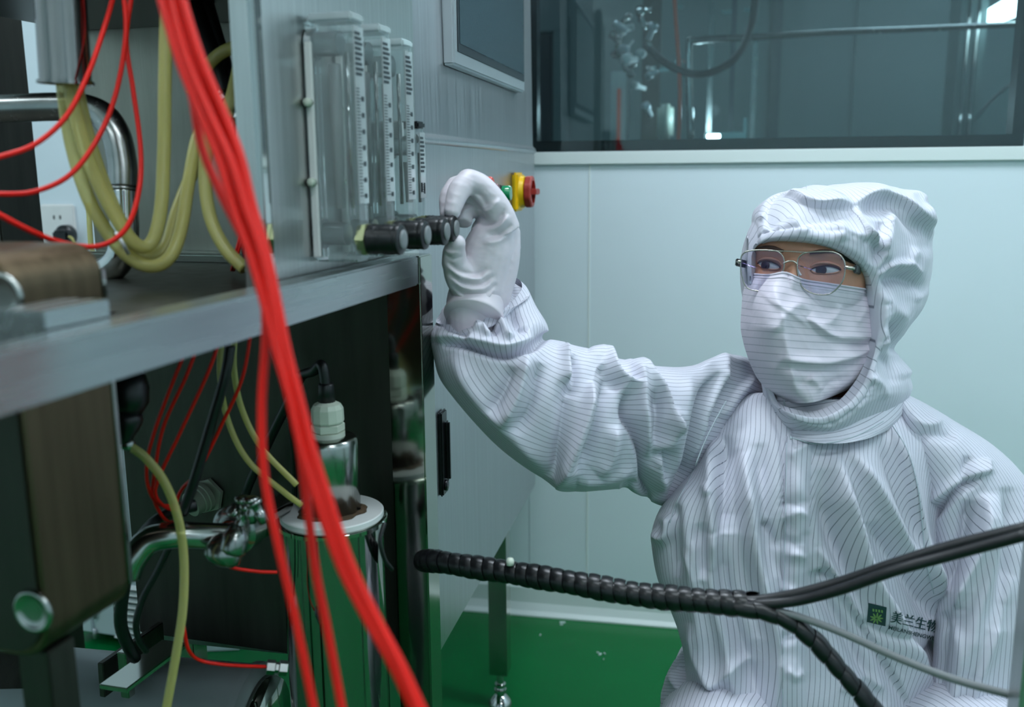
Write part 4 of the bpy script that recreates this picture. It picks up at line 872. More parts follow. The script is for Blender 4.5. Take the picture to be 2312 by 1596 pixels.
# squatting legs
hipR, hipL = D(1700, 1600, 1.34), D(1960, 1600, 1.34)
kR, kL = hipR + BACK * .22 * [1, 1, 0] - RIGHT * .10 + ZA * .03, hipL + BACK * .22 * [1, 1, 0] + RIGHT * .06 + ZA * .03
def ank(k, h): q = k * .35 + h * .65; return np.array([q[0], q[1], .09])
aR, aL = ank(kR, hipR), ank(kL, hipL)
for h_, k_, a_ in ((hipR, kR, aR), (hipL, kL, aL)):
    capsule(bv, bf, [h_, (h_ + k_) / 2, k_], [.085, .07, .055], 16); capsule(bv, bf, [k_, (k_ + a_) / 2, a_], [.055, .048, .032], 16)
Vb, Fb = voxel('body', bv, bf, None, None, .0032, 1)
mk('body', Vb, Fb, M_skin, person)
body_bvh = BVHTree.FromPolygons([tuple(v) for v in Vb], [tuple(f) for f in Fb])
def skin_depth(x, y):
    r = ray(x, y); L_ = np.linalg.norm(r); q = body_bvh.ray_cast(Vector(CAM), Vector(r / L_))
    return 9.0 if q[0] is None else q[3] / L_
# ---------------------------------------------------------------- eyes and brows
def on_face(x, z, lift=0.0): return HP(x, float(face_y(np.array(x), np.array(z))) + lift, z)
zE = -.012
for sgn in (-1, 1):
    ex = .033 * sgn; EW, EH = .0145, .0050
    def almond(w_, h_, lift, n_=28, tilt=.0012):
        V = [on_face(ex, zE, lift + .0016)]; 
        for r_ in (.5, 1):
            for k in range(n_):
                a = 2 * math.pi * k / n_; xx = math.cos(a) * w_ * r_; zz = (math.sin(a) * h_ * (1 if math.sin(a) > 0 else .75)) * r_ * (1 - .15 * abs(math.cos(a))); zz += tilt * (xx * sgn) / w_
                V.append(on_face(ex + xx, zE + zz, lift + .0016 * (1 - r_ * r_)))
        Fc = [(0, 1 + k, 1 + (k + 1) % n_) for k in range(n_)] + [(1 + k, 1 + n_ + k, 1 + n_ + (k + 1) % n_, 1 + (k + 1) % n_) for k in range(n_)]
        return V, Fc
    V, Fc = almond(EW, EH, .0012); eye = mk('eye', V, Fc, M_scl, person, label='dark brown eye looking to the left of the photo')
    ix = ex - .0045 * 1.0
    def disc(r_, lift, n_=24):
        V = [on_face(ix, zE, lift)]
        for k in range(n_):
            a = 2 * math.pi * k / n_; zz = max(-EH * .72, min(EH * .92, math.sin(a) * r_)); V.append(on_face(ix + math.cos(a) * r_, zE + zz, lift))
        return V, [(0, 1 + k, 1 + (k + 1) % n_) for k in range(n_)]
    V, Fc = disc(.0058, .0034); mk('iris', V, Fc, M_iris, eye); V, Fc = disc(.0026, .0037); mk('pupil', V, Fc, M_pup, eye)
    up = [on_face(ex + math.cos(a) * EW * 1.05, zE + math.sin(a) * EH * 1.05 * (1 - .15 * abs(math.cos(a))) + .0012 * math.cos(a) * sgn, .0026) for a in np.linspace(math.pi, 0, 14)]
    V, Fc = tube_vf(spline(up, 30), .0009, 8); mk('upper_lash_line', V, Fc, M_lid, eye)
    up2 = [on_face(ex + math.cos(a) * EW * 1.12, zE + .0015 + math.sin(a) * EH * 1.5, .0012) for a in np.linspace(math.pi * .95, .05, 14)]
    V, Fc = tube_vf(spline(up2, 30), np.interp(np.linspace(0, 1, 30), [0, .5, 1], [.0006, .0018, .0006]), 8); mk('upper_lid', V, Fc, M_skin, eye)
    lo_ = [on_face(ex + math.cos(a) * EW, zE - math.sin(a) * EH * .78 + .0012 * math.cos(a) * sgn, .0016) for a in np.linspace(math.pi, 0, 14)]
    V, Fc = tube_vf(spline(lo_, 30), .0008, 8); mk('lower_lid', V, Fc, M_skin, eye)
    b0 = [on_face(ex + sgn * t_, zE + .019 + .003 * math.sin((t_ + .016) / .036 * math.pi) , .0006) for t_ in np.linspace(-.018, .020, 12)]
    V, Fc = tube_vf(spline(b0, 26), np.interp(np.linspace(0, 1, 26), [0, .3, 1], [.0016, .0026, .0008]), 8); mk('eyebrow', V, Fc, M_brow, person)
# strands of hair at the temple beneath the hood rim
mb = MB()
for k in range(22):
    t_ = k / 21; x0_ = .040 + .028 * t_
    P = [on_face(x0_, zE + .046 - .012 * t_, .002), on_face(min(x0_ + .006, .0745), zE + .030 - .014 * t_, .002), on_face(min(x0_ + .009, .0748), zE + .014 - .010 * t_, .0015)]
    mb.add(*tube_vf(spline(P, 8), .0008, 5))
mb.mk('hair', M_hair, person, kind='stuff')

# ---------------------------------------------------------------- glasses
gl = thing('glasses', None, None, EYE); gl.parent = person; gl.location = tuple(EYE - np.array(person.location))
def gpx(x, y, d=0.0):   # spectacle plane: through a point ahead of the eyes, square to the face
    return onP(x, y, EYE + hf * (.013 + d), hf)
Lz = [[(1672, 592), (1677, 574), (1694, 566), (1735, 565), (1760, 570), (1771, 590), (1766, 618), (1750, 643), (1733, 654), (1705, 656), (1685, 647), (1675, 622)],
      [(1800, 600), (1803, 582), (1818, 571), (1850, 568), (1885, 570), (1904, 585), (1908, 608), (1902, 635), (1882, 658), (1862, 665), (1835, 662), (1812, 648), (1803, 625)]]
gframe = None
for k, pl in enumerate(Lz):
    P = np.array([gpx(*p) for p in pl + [pl[0]]]); Pc = spline(np.vstack([P[-2], P, P[1]]), 90); Pc = Pc[int(90 / (len(P) + 1)):int(90 * len(P) / (len(P) + 1)) + 1]
    V, Fc = tube_vf(np.vstack([Pc, Pc[:1]]), .00085, 8)
    mk('lens_rim', V, Fc, M_glasm, gl)
    c0 = P[:-1].mean(0); n_ = len(Pc); V = [c0 + hf * .0012]; 
    for rr in (.35, .7, 1.0): V += [c0 + (p - c0) * rr + hf * .0012 * (1 - rr * rr) for p in Pc]
    Fc = [(0, 1 + i, 1 + (i + 1) % n_) for i in range(n_)]
    for q_ in range(2): Fc += [(1 + q_ * n_ + i, 1 + (q_ + 1) * n_ + i, 1 + (q_ + 1) * n_ + (i + 1) % n_, 1 + q_ * n_ + (i + 1) % n_) for i in range(n_)]
    mk('lens', V, Fc, M_lens, gl)
for a, r_ in (([(1735, 566), (1770, 567), (1790, 568), (1825, 570)], .0008), ([(1768, 595), (1780, 590), (1792, 590), (1801, 597)], .0011)):
    V, Fc = tube_vf(spline([gpx(*p) for p in a], 20), r_, 8); mk('bridge', V, Fc, M_glasm, gl)
for a in ([(1800, 608), (1804, 616), (1808, 622)], [(1768, 612), (1765, 619), (1763, 624)]):
    V, Fc = tube_vf(spline([gpx(p[0], p[1], -.004) for p in a], 8), .0016, 8); mk('nose_pad', V, Fc, M_lens if False else M_ptfe, gl)
for h_, e_, t_, s_ in (((1906, 603), (1930, 607), (1972, 632), 1), ((1674, 590), (1663, 592), (1700, 612), -1)):
    p0, p1 = gpx(*h_), gpx(*e_, -.002)
    V, Fc = tube_vf(np.array([p0, (p0 + p1) / 2 + hf * .0005, p1]), .0022, 8); mk('hinge', V, Fc, M_glasm, gl)
    end = p1 - hf * .085 - hu * .004 - hr * s_ * .002
    dvec = end - p1; L_ = np.linalg.norm(dvec); dvec /= L_; sv = np.cross(dvec, hu); sv /= np.linalg.norm(sv); uv_ = np.cross(sv, dvec)
    V, Fc = box_vf((p1 + end) / 2, dvec, sv, uv_, L_ / 2, .0016, .0046, .001); mk('temple_arm', V, Fc, M_temple, gl, smooth=False)

# ---------------------------------------------------------------- mask
rows = [  # y_left,y_right, x_left, x_right, ridge x fraction, extra bulge
 ((1690, 617), (1968, 655), .30, .004), ((1686, 630), (1973, 672), .29, .010), ((1678, 660), (1979, 705), .27, .020), ((1674, 700), (1984, 735), .25, .026),
 ((1673, 742), (1986, 762), .27, .024), ((1682, 785), (1980, 800), .32, .022), ((1698, 830), (1965, 838), .37, .022), ((1716, 862), (1945, 862), .42, .018), ((1745, 888), (1915, 880), .46, .012), ((1776, 908), (1886, 893), .5, .006)]
rA = catmull_arr([[a[0], a[1], b[0], b[1], f_, g_] for a, b, f_, g_ in rows], 110); nu, nv = 130, 110; V = []; UVm = []
for j, (xa, ya, xb, yb, fr_, bu) in enumerate(rA):
    for i in range(nu):
        t_ = i / (nu - 1); x = xa + (xb - xa) * t_; y = ya + (yb - ya) * t_
        sagy = 10 * math.sin(math.pi * t_) * (j / nv - .15) - 12 * math.exp(-((t_ - fr_) / .1) ** 2) * max(0, 1 - j / 25)
        dL, dR = 1.178, 1.150                      # depth of the side edges
        dmid = 1.110 - bu * .7
        if t_ < fr_: q = t_ / fr_; dep = dL + (dmid - dL) * math.sin(q * math.pi / 2) ** .85
        else: q = (1 - t_) / (1 - fr_); dep = dR + (dmid - dR) * math.sin(q * math.pi / 2) ** .9
        V.append(D(x, y + sagy, min(dep, skin_depth(x, y + sagy) - .0045))); UVm.append((j / (nv - 1) * .150, t_))
V = np.array(V); mst = [
 ([(1740, 640), (1760, 700), (1775, 780), (1790, 850), (1800, 900)], 10, 2.0), ([(1712, 655), (1740, 680), (1790, 712), (1830, 740)], 10, 1.6, 1), ([(1830, 700), (1795, 690), (1730, 760)], 12, 2.2),
 ([(1820, 718), (1870, 755), (1925, 765), (1975, 762)], 11, 5.0, 1), ([(1870, 735), (1930, 775), (1975, 770)], 14, -3.0), ([(1760, 812), (1850, 822), (1920, 810), (1975, 785)], 9, 3.6, 1), ([(1750, 826), (1850, 838), (1940, 822)], 12, -3.0),
 ([(1690, 730), (1720, 740), (1770, 740)], 9, 1.8), ([(1688, 690), (1700, 720), (1690, 760)], 9, -3), ([(1735, 850), (1770, 800), (1765, 750)], 8, 1.6), ([(1900, 690), (1880, 720), (1850, 735)], 9, 2),
 ([(1830, 850), (1860, 880)], 10, 2.5), ([(1790, 860), (1850, 870), (1920, 850)], 14, -3.5), ([(1960, 690), (1935, 730)], 8, 2)]
V = V + BACK * wrinkle(V, 5, 5.5, 40, 110)[:, None]
V = folds(V, mst)
Fc = [(j * nu + i, j * nu + i + 1, (j + 1) * nu + i + 1, (j + 1) * nu + i) for j in range(nv - 1) for i in range(nu - 1)]
msk = mk('face_mask', V, Fc, M_mask, person, uv=UVm, label='white face mask with fine level grey lines')
G = V.reshape(nv, nu, 3)
V2, F2 = tube_vf(G[0, ::4] + BACK * .0006, .0011, 8); mk('top_hem', V2, F2, M_mask, msk)
V2, F2 = tube_vf(G[3 + 4, ::4] + BACK * .0007, .0006, 6); mk('hem_stitch', V2, F2, M_mask, msk)
V2, F2 = tube_vf(spline([G[60, -2], D(1984, 775, 1.16), D(1990, 760, 1.18)], 12), .0022, 8); mk('ear_loop', V2, F2, M_ptfe, msk)

# ---------------------------------------------------------------- hood
OS = [((1700, 602, 1.178), (1693, 585, 1.20)), ((1703, 566, 1.162), (1696, 522, 1.205)), ((1722, 548, 1.140), (1703, 474, 1.205)), ((1752, 541, 1.118), (1745, 448, 1.21)), ((1795, 540, 1.100), (1800, 434, 1.215)), ((1840, 546, 1.093), (1870, 420, 1.22)),
 ((1885, 560, 1.095), (1950, 414, 1.225)), ((1925, 584, 1.104), (2030, 428, 1.23)), ((1953, 610, 1.118), (2094, 455, 1.24)), ((1966, 640, 1.128), (2108, 540, 1.245)), ((1972, 690, 1.134), (2104, 620, 1.25)), ((1976, 740, 1.134), (2090, 690, 1.25)),
 ((1976, 790, 1.130), (2050, 748, 1.24)), ((1964, 838, 1.124), (2028, 800, 1.225)), ((1938, 882, 1.118), (2056, 850, 1.215)), ((1900, 922, 1.112), (2050, 905, 1.21)), ((1845, 942, 1.112), (1940, 1010, 1.20)), ((1788, 934, 1.118), (1800, 985, 1.17)),
 ((1750, 906, 1.168), (1735, 930, 1.19)), ((1728, 838, 1.188), (1715, 860, 1.20)), ((1704, 744, 1.196), (1697, 760, 1.205)), ((1696, 670, 1.192), (1690, 660, 1.205))]
nu = 260; O = catmull_arr(np.array([o for o, s in OS] + [OS[0][0]]), nu + 1)[:-1]; S_ = catmull_arr(np.array([s for o, s in OS] + [OS[0][1]]), nu + 1)[:-1]
nf, nb_ = 90, 50; V = []; pole = np.array([1905, 650, 1.345])
for j in range(nf):
    t_ = j / (nf - 1) * math.pi / 2; lat, dep = math.sin(t_), 1 - math.cos(t_)
    for i in range(nu):
        p = O[i].copy(); p[:2] = O[i][:2] + (S_[i][:2] - O[i][:2]) * lat; p[2] = O[i][2] + (S_[i][2] - O[i][2]) * dep - .010 * math.exp(-((t_ - .25) / .2) ** 2); p[2] = min(p[2], skin_depth(p[0], p[1]) - .005 - .006 * min(1, j / 12)); V.append(D(*p))
for j in range(1, nb_):
    t_ = j / (nb_ - 1) * math.pi / 2 * .97
    for i in range(nu):
        p = np.array([*(pole[:2] + (S_[i][:2] - pole[:2]) * math.cos(t_)), S_[i][2] + (pole[2] - S_[i][2]) * math.sin(t_)]); V.append(D(*p))
V = np.array(V); nv = nf + nb_ - 1
hright = hr * .8 + RIGHT * .2
UVh = np.stack([(V - HC) @ (RIGHT * .85 + hf * -.30) + 5, V[:, 2]], 1)
hst = [
 ([(1712, 478), (1745, 452), (1782, 440), (1815, 455), (1850, 464), (1890, 462), (1925, 466)], 11, 9, 1), ([(1925, 466), (1960, 450), (2000, 446), (2040, 462), (2075, 490), (2103, 514)], 11, 10, 1),
 ([(1722, 492), (1760, 466), (1800, 474), (1850, 486), (1920, 486)], 13, -7), ([(1935, 484), (1975, 470), (2020, 474), (2060, 505), (2095, 535)], 13, -6),
 ([(1716, 500), (1735, 472), (1752, 462)], 8, 6), ([(1735, 520), (1748, 490), (1745, 465)], 8, -5), ([(1786, 485), (1805, 508), (1830, 515)], 9, 6, -1), ([(1838, 470), (1825, 500), (1800, 512)], 8, -4),
 ([(1925, 468), (1940, 500), (1965, 535), (1990, 560)], 9, 7, 1), ([(1880, 510), (1920, 530), (1980, 540)], 12, 4), ([(1905, 478), (1895, 515), (1900, 545)], 10, 3),
 ([(2010, 466), (2004, 510), (1996, 560), (1985, 604)], 13, 7, 1), ([(1990, 500), (1985, 560), (1975, 600)], 12, -5),
 ([(1983, 622), (2010, 600), (2045, 596), (2075, 618)], 11, 6, -1), ([(1990, 640), (2030, 625), (2065, 640), (2082, 668)], 15, -9), ([(1985, 660), (2020, 700), (2050, 720)], 16, 5), ([(2070, 560), (2045, 600), (2020, 605)], 9, 4),
 ([(2090, 560), (2075, 620), (2070, 680)], 14, 5), ([(2010, 720), (2022, 760), (2020, 800)], 9, -8), ([(2030, 790), (2045, 820), (2055, 850)], 11, 5), ([(1985, 800), (2010, 830), (2020, 870)], 12, -4), ([(2000, 690), (1995, 740), (2003, 790)], 10, 5),
 ([(2085, 462), (2092, 490), (2100, 540)], 7, 5), ([(2040, 450), (2070, 440), (2092, 455)], 9, 4), ([(1960, 850), (1990, 870), (2000, 900)], 10, 4), ([(1850, 430), (1940, 432), (2000, 440)], 20, 4), ([(1730, 500), (1720, 530), (1718, 556)], 8, 4)]
N_ = grid_normals(V, nu, nv, True); N_ *= np.sign((N_ * (V - HC)).sum())
V = V + N_ * wrinkle(V, 11, 9, 20, 60)[:, None] * np.clip(np.repeat(np.arange(nv), nu) / 12, .0, 1)[:, None]
# gathered rim
k_ = np.repeat(np.arange(nv), nu); a_ = np.tile(np.arange(nu), nv); gath = np.sin(a_ * .9 + 1.5 * np.sin(a_ * .13)) * .5 + np.sin(a_ * 1.7) * .3
V = V + N_ * (gath * .0016 * np.exp(-((k_ - 14) / 7.0) ** 2) + .0045 * np.exp(-((k_ - 5) / 4.5) ** 2) - .003 * np.exp(-((k_ - 15) / 3.0) ** 2))[:, None]
V = folds(V, hst, np.clip(N_ @ BACK * 2 + .5, 0, 1), N_ * .35 + BACK * .6)
Q_ = V - HC; lx, ly, lz = Q_ @ hr, Q_ @ hf, Q_ @ hu
fq = np.sqrt((lx / .084) ** 2 + (ly / .104) ** 2 + ((lz + .005) / np.where(lz > -.005, .097, .125)) ** 2)
pushm = (fq < 1) & (lz > -.07) & (k_ > 3)
wq = 1 / np.clip(fq, .5, 1)
V[pushm] = HC + Q_[pushm] / fq[pushm][:, None]

Fc = [(j * nu + i, j * nu + (i + 1) % nu, (j + 1) * nu + (i + 1) % nu, (j + 1) * nu + i) for j in range(nv - 1) for i in range(nu)] + [tuple(range((nv - 1) * nu, nv * nu))]
# inner turned hem
G0 = V[:nu]; inner = np.array([p - BACK * .014 + (HC - p) * .03 for p in G0]); n0 = len(V); V = np.vstack([V, inner]); UVh = np.vstack([UVh, UVh[:nu]])
Fc += [(i, n0 + i, n0 + (i + 1) % nu, (i + 1) % nu) for i in range(nu)]
hood = mk('hood', V, Fc, M_hoodc, person, uv=UVh, label='gathered white pinstriped hood around the face')

# ---------------------------------------------------------------- suit: torso
def R_(ax_, ay_, bx_, by_, d, t, sag=0, ds=0): return (ax_, ay_, bx_, by_, d, t, sag, ds)
tr = [R_(1800, 900, 1985, 900, 1.25, .05), R_(1700, 885, 2050, 905, 1.25, .078), R_(1648, 915, 2100, 950, 1.245, .092), R_(1610, 990, 2138, 1010, 1.235, .108), R_(1550, 1080, 2142, 1100, 1.235, .122), R_(1492, 1150, 2140, 1180, 1.24, .128), R_(1474, 1215, 2136, 1260, 1.245, .13),
      R_(1484, 1300, 2132, 1340, 1.25, .13), R_(1512, 1370, 2130, 1400, 1.25, .13), R_(1540, 1450, 2124, 1460, 1.25, .13), R_(1550, 1530, 2118, 1530, 1.25, .135), R_(1545, 1600, 2112, 1600, 1.25, .14), R_(1520, 1700, 2110, 1700, 1.26, .15), R_(1540, 1800, 2110, 1800, 1.27, .14)]
ts = [
 ([(1632, 985), (1626, 1060), (1628, 1130), (1627, 1205)], 15, -11, 1), ([(1612, 985), (1606, 1080), (1608, 1180), (1625, 1280)], 14, 7), ([(1627, 1190), (1632, 1290), (1655, 1400), (1690, 1500), (1720, 1610)], 15, -7), ([(1605, 1200), (1610, 1320), (1640, 1450), (1670, 1600)], 16, 8),
 ([(1675, 1020), (1690, 1120), (1700, 1220), (1722, 1320), (1750, 1440), (1760, 1600)], 18, 11), ([(1655, 1010), (1662, 1110), (1672, 1210), (1690, 1320), (1715, 1440)], 14, -6), ([(1715, 1000), (1718, 1100), (1728, 1220), (1742, 1300)], 13, -6),
 ([(1560, 1080), (1545, 1150), (1555, 1230), (1565, 1330), (1590, 1440), (1610, 1560)], 18, 7), ([(1535, 1140), (1528, 1220), (1535, 1300)], 12, -7), ([(1580, 1180), (1590, 1260), (1585, 1300)], 10, -4),
 ([(1478, 1195), (1495, 1212), (1510, 1200), (1512, 1160)], 11, 8), ([(1570, 1215), (1575, 1270), (1590, 1310)], 6, 3.5), ([(1545, 1235), (1565, 1285), (1580, 1330)], 6, 3),
 ([(1590, 1095), (1602, 1120)], 7, 3), ([(1905, 1010), (1945, 1060), (1990, 1130), (2030, 1200), (2075, 1270), (2110, 1350)], 20, 10), ([(1880, 1020), (1905, 1100), (1930, 1180), (1960, 1280), (2010, 1380), (2060, 1470), (2100, 1560)], 22, 12, -1),
 ([(1855, 1060), (1862, 1140), (1885, 1230), (1920, 1330), (1965, 1420), (2010, 1500), (2060, 1600)], 17, -11), ([(1850, 1240), (1880, 1290), (1930, 1370), (1975, 1440), (2020, 1520), (2060, 1600)], 13, 9, 1), ([(1830, 1290), (1850, 1330), (1890, 1390), (1940, 1480), (1990, 1600)], 18, -9),
 ([(1960, 1180), (2010, 1260), (2060, 1330), (2105, 1400)], 15, -6), ([(2010, 960), (2040, 1050), (2060, 1140), (2075, 1230), (2095, 1330), (2115, 1400)], 12, 7, 1), ([(1985, 990), (2015, 1080), (2040, 1180), (2060, 1250)], 12, -5),
 ([(1775, 1030), (1800, 1015), (1830, 1000)], 9, 3), ([(1770, 1130), (1790, 1140), (1820, 1130)], 9, -2.5), ([(1760, 1170), (1800, 1150), (1830, 1170)], 9, 2.8), ([(1765, 1215), (1800, 1225), (1825, 1200)], 10, -2.8), ([(1770, 1250), (1800, 1245), (1822, 1262)], 10, 3),
 ([(1720, 1180), (1740, 1210), (1755, 1240)], 8, -4), ([(1770, 1320), (1795, 1340), (1822, 1330)], 8, 4), ([(1765, 1440), (1800, 1425), (1822, 1450)], 8, -4), ([(1770, 1500), (1790, 1520), (1815, 1510)], 8, 4), ([(1850, 1290), (1870, 1310)], 8, -5),
 ([(1740, 930), (1765, 1010), (1768, 1150), (1764, 1300), (1761, 1450), (1760, 1620)], 5, -3.5, 1), ([(1830, 1000), (1828, 1150), (1824, 1300), (1820, 1450), (1820, 1620)], 5, -2.5), ([(1798, 1000), (1798, 1200), (1792, 1400), (1790, 1600)], 22, 4),
 ([(2080, 1500), (2110, 1470), (2122, 1440)], 14, -6), ([(1950, 1400), (2000, 1430), (2060, 1430)], 14, -4), ([(1560, 1400), (1580, 1480), (1620, 1560)], 12, 7), ([(1600, 1560), (1660, 1500), (1700, 1490)], 12, 5), ([(1900, 1560), (1950, 1530), (2000, 1560)], 14, 5)]
V, Fc, uv = loft(tr, 230, 300, 2.25, ts, (21, 7, 9, 34, (1, 1, .4)), center_u=.25)
V = V[:, :] if False else V
tv, tf = V, Fc
torso = mk('suit_torso', V, Fc, M_cloth, person, uv=uv, label='white pinstriped suit front with a covered placket and printed emblem')
bvh = BVHTree.FromPolygons([tuple(v) for v in V], [tuple(f) for f in Fc])
def hit(x, y, lift=.0008, default=1.12):
    r = ray(x, y); r = r / np.linalg.norm(r); q = bvh.ray_cast(Vector(CAM), Vector(r))
    if q[0] is None: return D(x, y, default)
    return np.array(q[0]) - r * lift
# placket band laid on the front, with stitched seams
pl = [(1772, 985), (1768, 1080), (1770, 1180), (1766, 1280), (1763, 1400), (1762, 1500), (1762, 1640)]; prr = [(1838, 985), (1832, 1080), (1830, 1180), (1827, 1280), (1824, 1400), (1822, 1500), (1822, 1640)]
A, B = catmull_arr(pl, 130), catmull_arr(prr, 130); V = []; UVp = []; npx = 16
for j in range(130):
    puck = 1 + .9 * math.sin(j * .55 + 2 * math.sin(j * .11))
    for i in range(npx):
        t_ = i / (npx - 1); p = A[j] * (1 - t_) + B[j] * t_; l_ = .0025 + .0022 * math.sin(math.pi * t_) ** .5 + .0008 * puck * math.sin(math.pi * t_)
        if i in (0, npx - 1): l_ = -.003
        V.append(hit(p[0], p[1], l_)); UVp.append((t_ * .034 + 3.0012, j / 130))
Fc = [(j * npx + i, j * npx + i + 1, (j + 1) * npx + i + 1, (j + 1) * npx + i) for j in range(129) for i in range(npx - 1)]
mk('placket', V, Fc, M_cloth, torso, uv=UVp)
def seam(pts, name='seam', par=torso, r_=.0007, lift=.0006, n=70):
    P = catmull_arr(pts, n); P3 = np.array([hit(x, y, lift) for x, y in P]); V, Fc = tube_vf(P3, r_, 6); mk(name, V, Fc, M_seam, par)
M_seam = simple('seam_thread', (188, 198, 206), 0.6)
seam([(1776, 1000), (1774, 1150), (1771, 1300), (1768, 1450), (1767, 1596)], lift=.004)
seam([(1640, 905), (1612, 955), (1588, 1005), (1560, 1075), (1530, 1130), (1512, 1180)])
seam([(2005, 945), (2048, 1015), (2072, 1100), (2082, 1180), (2090, 1260), (2108, 1340)])
# printed emblem and lettering on the front
def cloth_patch(name, quad, mat, n=14, lift=.0009, par=torso, label=None):
    q = np.array(quad, float); V = []
    for j in range(n):
        for i in range(n):
            a, b = i / (n - 1), j / (n - 1); p = (q[0] * (1 - a) + q[1] * a) * (1 - b) + (q[3] * (1 - a) + q[2] * a) * b; V.append(hit(p[0], p[1], lift))
    Fc = [(j * n + i, j * n + i + 1, (j + 1) * n + i + 1, (j + 1) * n + i) for j in range(n - 1) for i in range(n - 1)]
    return mk(name, V, Fc, mat, par, label=label)
emb = cloth_patch('emblem', [(1961, 1361), (2002, 1371), (1999, 1414), (1957, 1404)], M_print, label='dark green square emblem with small leaves')
bezz = MB()
for k in range(9):
    a = rad(-160 + k * 40); cx0, cy0 = 1979 + 9 * math.cos(a), 1396 + 7 * math.sin(a); L1, w1 = 6.5, 2.0; pts = []
    for q in range(8):
        b = 2 * math.pi * q / 8; dx_, dy_ = L1 * math.cos(b), w1 * math.sin(b); pts.append((cx0 + dx_ * math.cos(a) - dy_ * math.sin(a), cy0 + dx_ * math.sin(a) + dy_ * math.cos(a)))
    bezz.add([hit(x, y, .0014) for x, y in pts], [tuple(range(8))])
for k in range(4): 
    x0_ = 1970 + k * 6.5; bezz.add([hit(x0_, 1374 + k, .0014), hit(x0_ + 4, 1375 + k, .0014), hit(x0_ + 4, 1381 + k, .0014), hit(x0_, 1380 + k, .0014)], [(0, 1, 2, 3)])
bezz.mk('emblem_leaves', M_leaf, torso, kind='stuff', smooth=False)
def text_on(body, x, y, size, slope, mat, name, stretch=1.0, bold=0.0):
    cu = bpy.data.curves.new('t', 'FONT'); cu.body = body; cu.size = size; cu.offset = bold; o = bpy.data.objects.new('t', cu); COL.objects.link(o)
    bpy.context.view_layer.update(); me = bpy.data.meshes.new_from_object(o.evaluated_get(bpy.context.evaluated_depsgraph_get())); bpy.data.objects.remove(o)
    bm = bmesh.new(); bm.from_mesh(me); bmesh.ops.triangulate(bm, faces=bm.faces); [(bmesh.ops.subdivide_edges(bm, edges=[e for e in bm.edges if e.calc_length() > size * .16], cuts=1), bmesh.ops.triangulate(bm, faces=bm.faces)) for _ in range(3)]
    V = []; bm.verts.index_update()
    for v in bm.verts:
        X, Y = v.co.x * stretch, -v.co.y; V.append(hit(x + X * math.cos(slope) - Y * math.sin(slope), y + X * math.sin(slope) + Y * math.cos(slope), .0022))
    Fc = [[v.index for v in f.verts] for f in bm.faces]; bm.free(); mk(name, V, Fc, mat, torso, smooth=False)
text_on('美兰生物', 2009, 1402, 29, rad(13), M_print, 'printed_characters', .95); text_on('美兰生物', 2010.2, 1402.3, 29, rad(13), M_print, 'printed_characters', .95)
text_on('MEILANSHENGWU', 2005, 1420, 12, rad(14), M_print, 'printed_letters', 1.1, .15)

# collar
cr = [R_(1741, 868, 2040, 862, 1.215, .085, .020), R_(1737, 900, 2046, 885, 1.215, .098, .026), R_(1742, 925, 2044, 915, 1.215, .112, .032), R_(1752, 942, 2030, 932, 1.215, .121, .034)]
cs = [([(1765, 915), (1775, 950), (1784, 985)], 7, -3), ([(1810, 950), (1880, 950), (1960, 925)], 10, 2.5), ([(1850, 935), (1930, 920), (2000, 890)], 8, -2.5), ([(1750, 900), (1758, 940)], 8, 3)]
V, Fc, uv = loft(cr, 34, 220, 2.0, cs, (31, 3, 40, 90)); uv = np.stack([uv[:, 1] * .052 + uv[:, 0] * .18, uv[:, 0]], 1)
clr = mk('collar', V, Fc, M_cloth, person, uv=uv)
keep = bvh; bvh = BVHTree.FromPolygons([tuple(v) for v in V], [tuple(f) for f in Fc])
seam([(1768, 892), (1774, 930), (1780, 965), (1786, 992)], 'overlap_seam', clr, .0011, .0004, 30)
seam([(1786, 988), (1850, 1002), (1930, 985), (1995, 950)], 'lower_seam', clr, .0007, .0004, 50)
bvh = keep

# reaching sleeve
sr = [R_(1745, 835, 1600, 1150, 1.31, .070), R_(1695, 810, 1535, 1150, 1.262, .078), R_(1635, 803, 1470, 1136, 1.225, .082), R_(1560, 824, 1432, 1118, 1.195, .078), R_(1500, 826, 1400, 1106, 1.185, .077), R_(1440, 818, 1362, 1106, 1.178, .078), R_(1390, 806, 1310, 1110, 1.170, .080),
      R_(1335, 788, 1262, 1108, 1.160, .080), R_(1290, 776, 1215, 1075, 1.155, .082), R_(1258, 768, 1140, 1022, 1.15, .080), R_(1240, 764, 1080, 965, 1.145, .078), R_(1236, 760, 1025, 900, 1.145, .075), R_(1240, 752, 990, 850, 1.145, .072), R_(1241, 742, 974, 795, 1.145, .066), R_(1232, 722, 968, 757, 1.145, .058), R_(1212, 690, 980, 730, 1.15, .050, .012), R_(1195, 655, 990, 718, 1.155, .040, .018), R_(1180, 640, 1000, 712, 1.158, .034, .020)]
